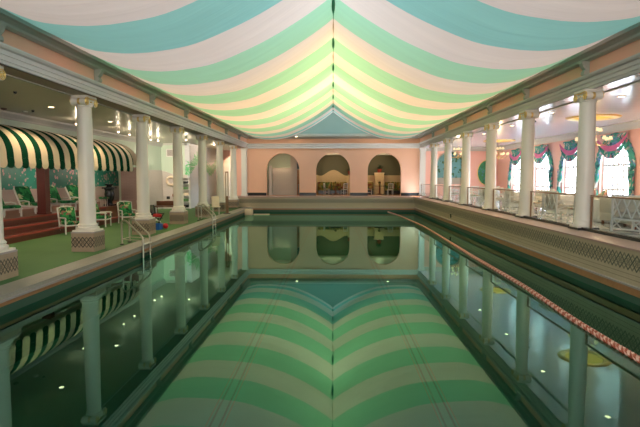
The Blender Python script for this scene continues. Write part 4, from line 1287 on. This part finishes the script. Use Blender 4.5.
# wavy cream wainscot
pts = []
for k in range(81):
    x = -2.25+9.45*k/80
    z = 2.85+.33*math.cos(2*PI*(x-.05)/2.9)*math.exp(-((x-.05)/1.6)**4) if x < 1.7 else 2.68
    if x >= 1.7 and x < 3.6: z = 2.68+.5*max(0, 1-(x-1.7)/1.6)
    if x < 1.7 and x > 1.5: z = 2.6
    pts.append((x, z))
b = MB(); b.prism([(-2.25, ZF)]+pts+[(7.2, ZF)], 'Y', 46.88, 47)
struct(b.build('wall_back_wainscot', 'brickcream'))
pt = empty('plant_pedestal', (4.25, 46.3, ZF), 'cream square pedestal under the potted plant in the right arch', 'pedestal')
b = MB(); b.box(-.42, .42, -.28, .30, 0, 1.88); b.build('body', 'brickcream', pt); b = MB(); b.box(-.46, .46, -.32, .30, 1.88, 1.95); b.build('top', 'plastic_cream', pt)
def plant(loc, s, lab):
    r = empty('potted_plant', loc, lab, 'plant', 'potted plants in the back room')
    b = MB(); b.lathe([(.15, 0), (.22, .3), (.24, .32), (.20, .33)], 0, 0, 0, 16); b.build('pot', 'terracotta', r)
    rr = random.Random(int(loc[0]*10)); b = MB()
    for k in range(26):
        a = rr.random()*2*PI; L = s*(.5+.5*rr.random()); el = math.radians(25+60*rr.random())
        pts = []
        for i in range(7):
            f = i/6; pts.append(Vector((L*f*math.cos(el)*math.cos(a), L*f*math.cos(el)*math.sin(a), .3+L*(f*math.sin(el)-.35*f*f))))
        side = Vector((-math.sin(a), math.cos(a), 0)); P = []
        for i, p in enumerate(pts):
            w = .055*s*math.sin(PI*(i/6)*.9+.2)
            P.append([tuple(p-side*w), tuple(p+Vector((0, 0, -.01))), tuple(p+side*w)])
        b.grid(P)
    b.build('foliage', 'leaf', r); return r
plant((4.25, 46.1, ZF+1.95), .82, 'dark leafy plant in a red pot on the cream pedestal in the right arch')
for x, l_ in ((-1.72, 'at the left side of the middle arch'), (1.58, 'at the right side of the middle arch')):
    s_ = MB(); s_.box(-.2, .2, -.2, .2, 0, 1.75); tag(s_.build('plant_stand', 'brickcream', loc=(x, 46.2, ZF)), 'cream block stand under the dark plant '+l_, 'stand')
    plant((x, 46.2, ZF+1.75), .75, 'dark leafy plant in a red pot '+l_)
def banquette(loc, W, lab):
    r = empty('banquette', loc, lab, 'banquette', 'floral banquettes against the back wall')
    b = MB(); b.rbox(0, 0, .40, W, .55, .18, .05); b.build('seat', 'banq', r)
    b = MB(); b.box(-W/2+.03, W/2-.03, -.24, .25, 0, .31); b.build('base', 'black', r)
    n = int(W/.55)
    for k in range(n):
        b = MB(); b.rbox(-W/2+(k+.5)*W/n, .22, .78, W/n-.02, .16, .62, .07); b.build('back_cushion', 'banq', r)
    return r
banquette((-.05, 46.55, ZF), 2.7, 'yellow and green floral banquette in the middle arch')
banquette((2.8, 46.55, ZF), 1.9, 'yellow and green floral banquette left of the cream pedestal in the right arch')
banquette((5.9, 46.55, ZF), 2.2, 'yellow and green floral banquette right of the cream pedestal in the right arch')
def ctable(loc, lab):
    r = empty('cafe_table', loc, lab, 'table', 'dark round tables in the back room')
    b = MB(); b.lathe([(.48, .72), (.5, .735), (.48, .75)], 0, 0, 0, 24); b.build('tabletop', 'black', r)
    b = MB(); b.lathe([(.3, 0), (.28, .03), (.06, .08), (.05, .72)], 0, 0, 0, 14); b.build('base', 'wood', r); return r
ctable((.25, 45.3, ZF), 'dark round table in the middle arch'); ctable((4.2, 45.2, ZF), 'dark round table in the right arch')
gb = 'white slatted chairs in the back room'
dup(S0, (-.55, 45.0, ZF), math.radians(-15), 'white slatted chair left of the dark table in the middle arch', gb)
dup(S0, (1.0, 44.5, ZF), math.radians(120), 'white slatted chair right of the dark table in the middle arch', gb)
dup(S0, (3.25, 44.9, ZF), math.radians(0), 'white slatted chair left of the dark table in the right arch', gb)
dup(S0, (5.0, 43.9, ZF), math.radians(95), 'white slatted chair right of the dark table in the right arch', gb)
rr = random.Random(2)
for tx, ty, nm in ((.25, 45.3, 'middle'), (4.2, 45.2, 'right')):
    for k, dx in enumerate((-.22, .22)):
        b = MB(); b.lathe([(.04, 0), (.012, .015), (.01, .09), (.04, .13), (.038, .2)], 0, 0, 0, 10)
        tag(b.build('drinking_glass', 'glass', loc=(tx+dx, ty-.1, ZF+.75)), 'stemmed glass on the %s side of the dark table in the %s arch' % (['left', 'right'][k], nm), 'glass', 'stemmed glasses on the back room tables')
    b = MB(); b.lathe([(.06, 0), (.08, .12), (.05, .2)], 0, 0, 0, 12); b.sphere((0, 0, .28), .12, 8)
    tag(b.build('flower_vase', 'banq', loc=(tx, ty+.1, ZF+.75)), 'small yellow centrepiece on the dark table in the %s arch' % nm, 'vase')

# left arch: white panelled partition
b = MB(); b.box(-5.25, -3.6, 43.4, 43.5, ZF, 3.30); b.box(-3.65, -3.05, 43.1, 43.5, ZF, 4.55); struct(b.build('wall_partition', 'brick'))
b = MB(); b.box(-8.2, -2.3, 44.3, 44.4, .6, 4.6); struct(b.build('wall_partition_back', 'mint'))
b = MB(); b.box(-5.55, -5.3, 43.3, 43.5, ZF, 3.5); b.box(-5.42, -5.34, 43.25, 43.3, 1.9, 2.05); struct(b.build('trim_11', 'white'))
b = MB(); b.box(-3.05, -2.46, 42.6, 42.7, 3.2, 4.55); tag(b.build('dark_screen', 'black', loc=(0, 0, 0)), 'black panel hanging high at the right side of the left arch', 'screen')
t_ = empty('wooden_gate', (-2.78, 42.7, ZF), 'warm wooden slatted gate at the right side of the left arch', 'gate')
b = MB()
for k in range(5): b.box(-.24+k*.115, -.20+k*.115, -.02, .02, 0, .95)
b.build('slat', 'orangewood', t_)
b = MB(); b.box(-.27, .29, -.03, .03, .95, 1.02); b.box(-.27, .29, -.03, .03, .05, .1); b.box(-.29, -.24, -.03, .03, 0, 2.2); b.box(-.27, .29, .03, .06, 1.0, 2.2); b.build('frame', 'orangewood', t_)

# ------------------------------------------------------------------ lights
def area(name, loc, sx, sy, power, col, rot=(0, 0, 0)):
    l = bpy.data.lights.new(name, 'AREA'); l.shape = 'RECTANGLE'; l.size = sx; l.size_y = sy; l.energy = power; l.color = col
    o = bpy.data.objects.new(name, l); COL.objects.link(o); o.location = loc; o.rotation_euler = rot; return o
def point(name, loc, power, col, r=.08):
    l = bpy.data.lights.new(name, 'POINT'); l.energy = power; l.color = col; l.shadow_soft_size = r
    o = bpy.data.objects.new(name, l); COL.objects.link(o); o.location = loc; return o
WARM = (1, .72, .40)
# roof lights above the voile: skylight (cool) along the hall and warm lamps over the far half
for y, pw in ((8, 230), (14, 260)):
    area('roof_skylight', (0, y, 9.1), 9, 5, pw, (.80, .87, 1))
for y, pw in ((20, 400), (26, 520), (32, 400)):
    area('roof_lamp', (0, y, 9.1), 9, 5, pw, (1, .81, .52))
area('roof_skylight', (0, 38.5, 9.1), 9, 3, 170, (.72, .9, 1))
area('near_end_fill', (0, -3.9, 4.2), 11, 4.5, 1100, (1, .93, .88), (math.radians(90), 0, 0))  # unseen fill added behind the camera to brighten the hall
# portals for the windows
for y in WY:
    o = area('window_portal', (XWR+.5, y, 2.7), 3.4, 2.8, 1, (1, 1, 1), (0, math.radians(90), 0))
    o.data.cycles.is_portal = True
# lamps of the left aisle
for x, y in ((-10.0, 17.7), (-9.95, 22.3), (-9.9, 13), (8.9, 15.9), (8.4, 19.7), (8.6, 24.5), (8.6, 29), (8.6, 33.4)):
    l = bpy.data.lights.new('downlight_beam', 'SPOT'); l.energy = 210; l.color = WARM; l.spot_size = math.radians(130); l.spot_blend = .6; l.shadow_soft_size = 0
    o = bpy.data.objects.new('downlight_beam', l); COL.objects.link(o); o.location = (x, y, ZC-.03)
for x, y, tx, ty, tz in ((-10.95, 30.0, -12.3, 36.2, 2.4), (-10.85, 31.0, -11.4, 36.2, 2.6), (-8.9, 30.3, -10.4, 39.5, 2.6)):
    l = bpy.data.lights.new('spotlight_beam', 'SPOT'); l.energy = 340; l.color = (1, .84, .64); l.spot_size = math.radians(85); l.spot_blend = .9; l.shadow_soft_size = 0
    o = bpy.data.objects.new('spotlight_beam', l); COL.objects.link(o); o.location = (x, y+.1, ZC-.3)
    o.rotation_euler = (Vector((tx, ty, tz))-Vector(o.location)).to_track_quat('-Z', 'Y').to_euler()
for x, y, pw in ((-10.96, 21.3, 18), (-10.75, 25.0, 18), (-10.8, 26.5, 18), (-10.95, 30.0, 30), (-10.85, 31.0, 30), (-8.9, 30.3, 30), (-9.0, 38, 130)):
    point('lamp_glow', (x, y, ZC-(.32 if pw < 40 else .06)), pw*.5, (1, .80, .58), 0)
for y in (14, 19, 24, 30):
    point('lounge_fill', (-13.4, y, 2.85), 30, (1, .82, .62), 0)  # unseen lamps added under the recess ceiling to light the lounge
for x, y, z, pw in ((10.85, 21.3, 3.4, 90), (11.2, 34.3, 3.4, 80), (9.5, 38.5, 3.5, 80)):
    point('chandelier_glow', (x, y, z), pw, WARM, 0)
for x, y, z, pw in ((0, 45, 4.54, 70), (4.2, 45, 4.54, 70), (-4.4, 42.8, 4.54, 25), (-9.3, 47.5, 4.8, 70), (-9.3, 40, 4.9, 30)):
    point('back_room_lamp', (x, y, z-.9), pw*.6, WARM, 0)

w = bpy.data.worlds.new('World'); sc.world = w; w.use_nodes = True
bg = w.node_tree.nodes['Background']; bg.inputs[0].default_value = (.80, .88, 1, 1); bg.inputs[1].default_value = 11.0

# ------------------------------------------------------------------ camera
cam = bpy.data.cameras.new('Camera'); co = bpy.data.objects.new('Camera', cam); COL.objects.link(co)
f = 500.0; cam.sensor_width = 36; cam.lens = 36*f/640; cam.clip_start = .05; cam.clip_end = 300
co.location = (0, 0, 2.43)
th = math.radians(4.0615); psi = math.radians(1.4857)
co.rotation_euler = (math.pi/2-th, 0, psi)
sc.camera = co
sc.view_settings.view_transform = 'Standard'; sc.view_settings.look = 'None'
sc.view_settings.exposure = .35; sc.view_settings.gamma = 1; sc.view_settings.use_curve_mapping = False
sc.cycles.use_denoising = True
sc.cycles.max_bounces = 10; sc.cycles.diffuse_bounces = 5; sc.cycles.glossy_bounces = 5; sc.cycles.transmission_bounces = 6; sc.cycles.transparent_max_bounces = 12
sc.cycles.sample_clamp_indirect = 6; sc.cycles.caustics_reflective = False; sc.cycles.caustics_refractive = False
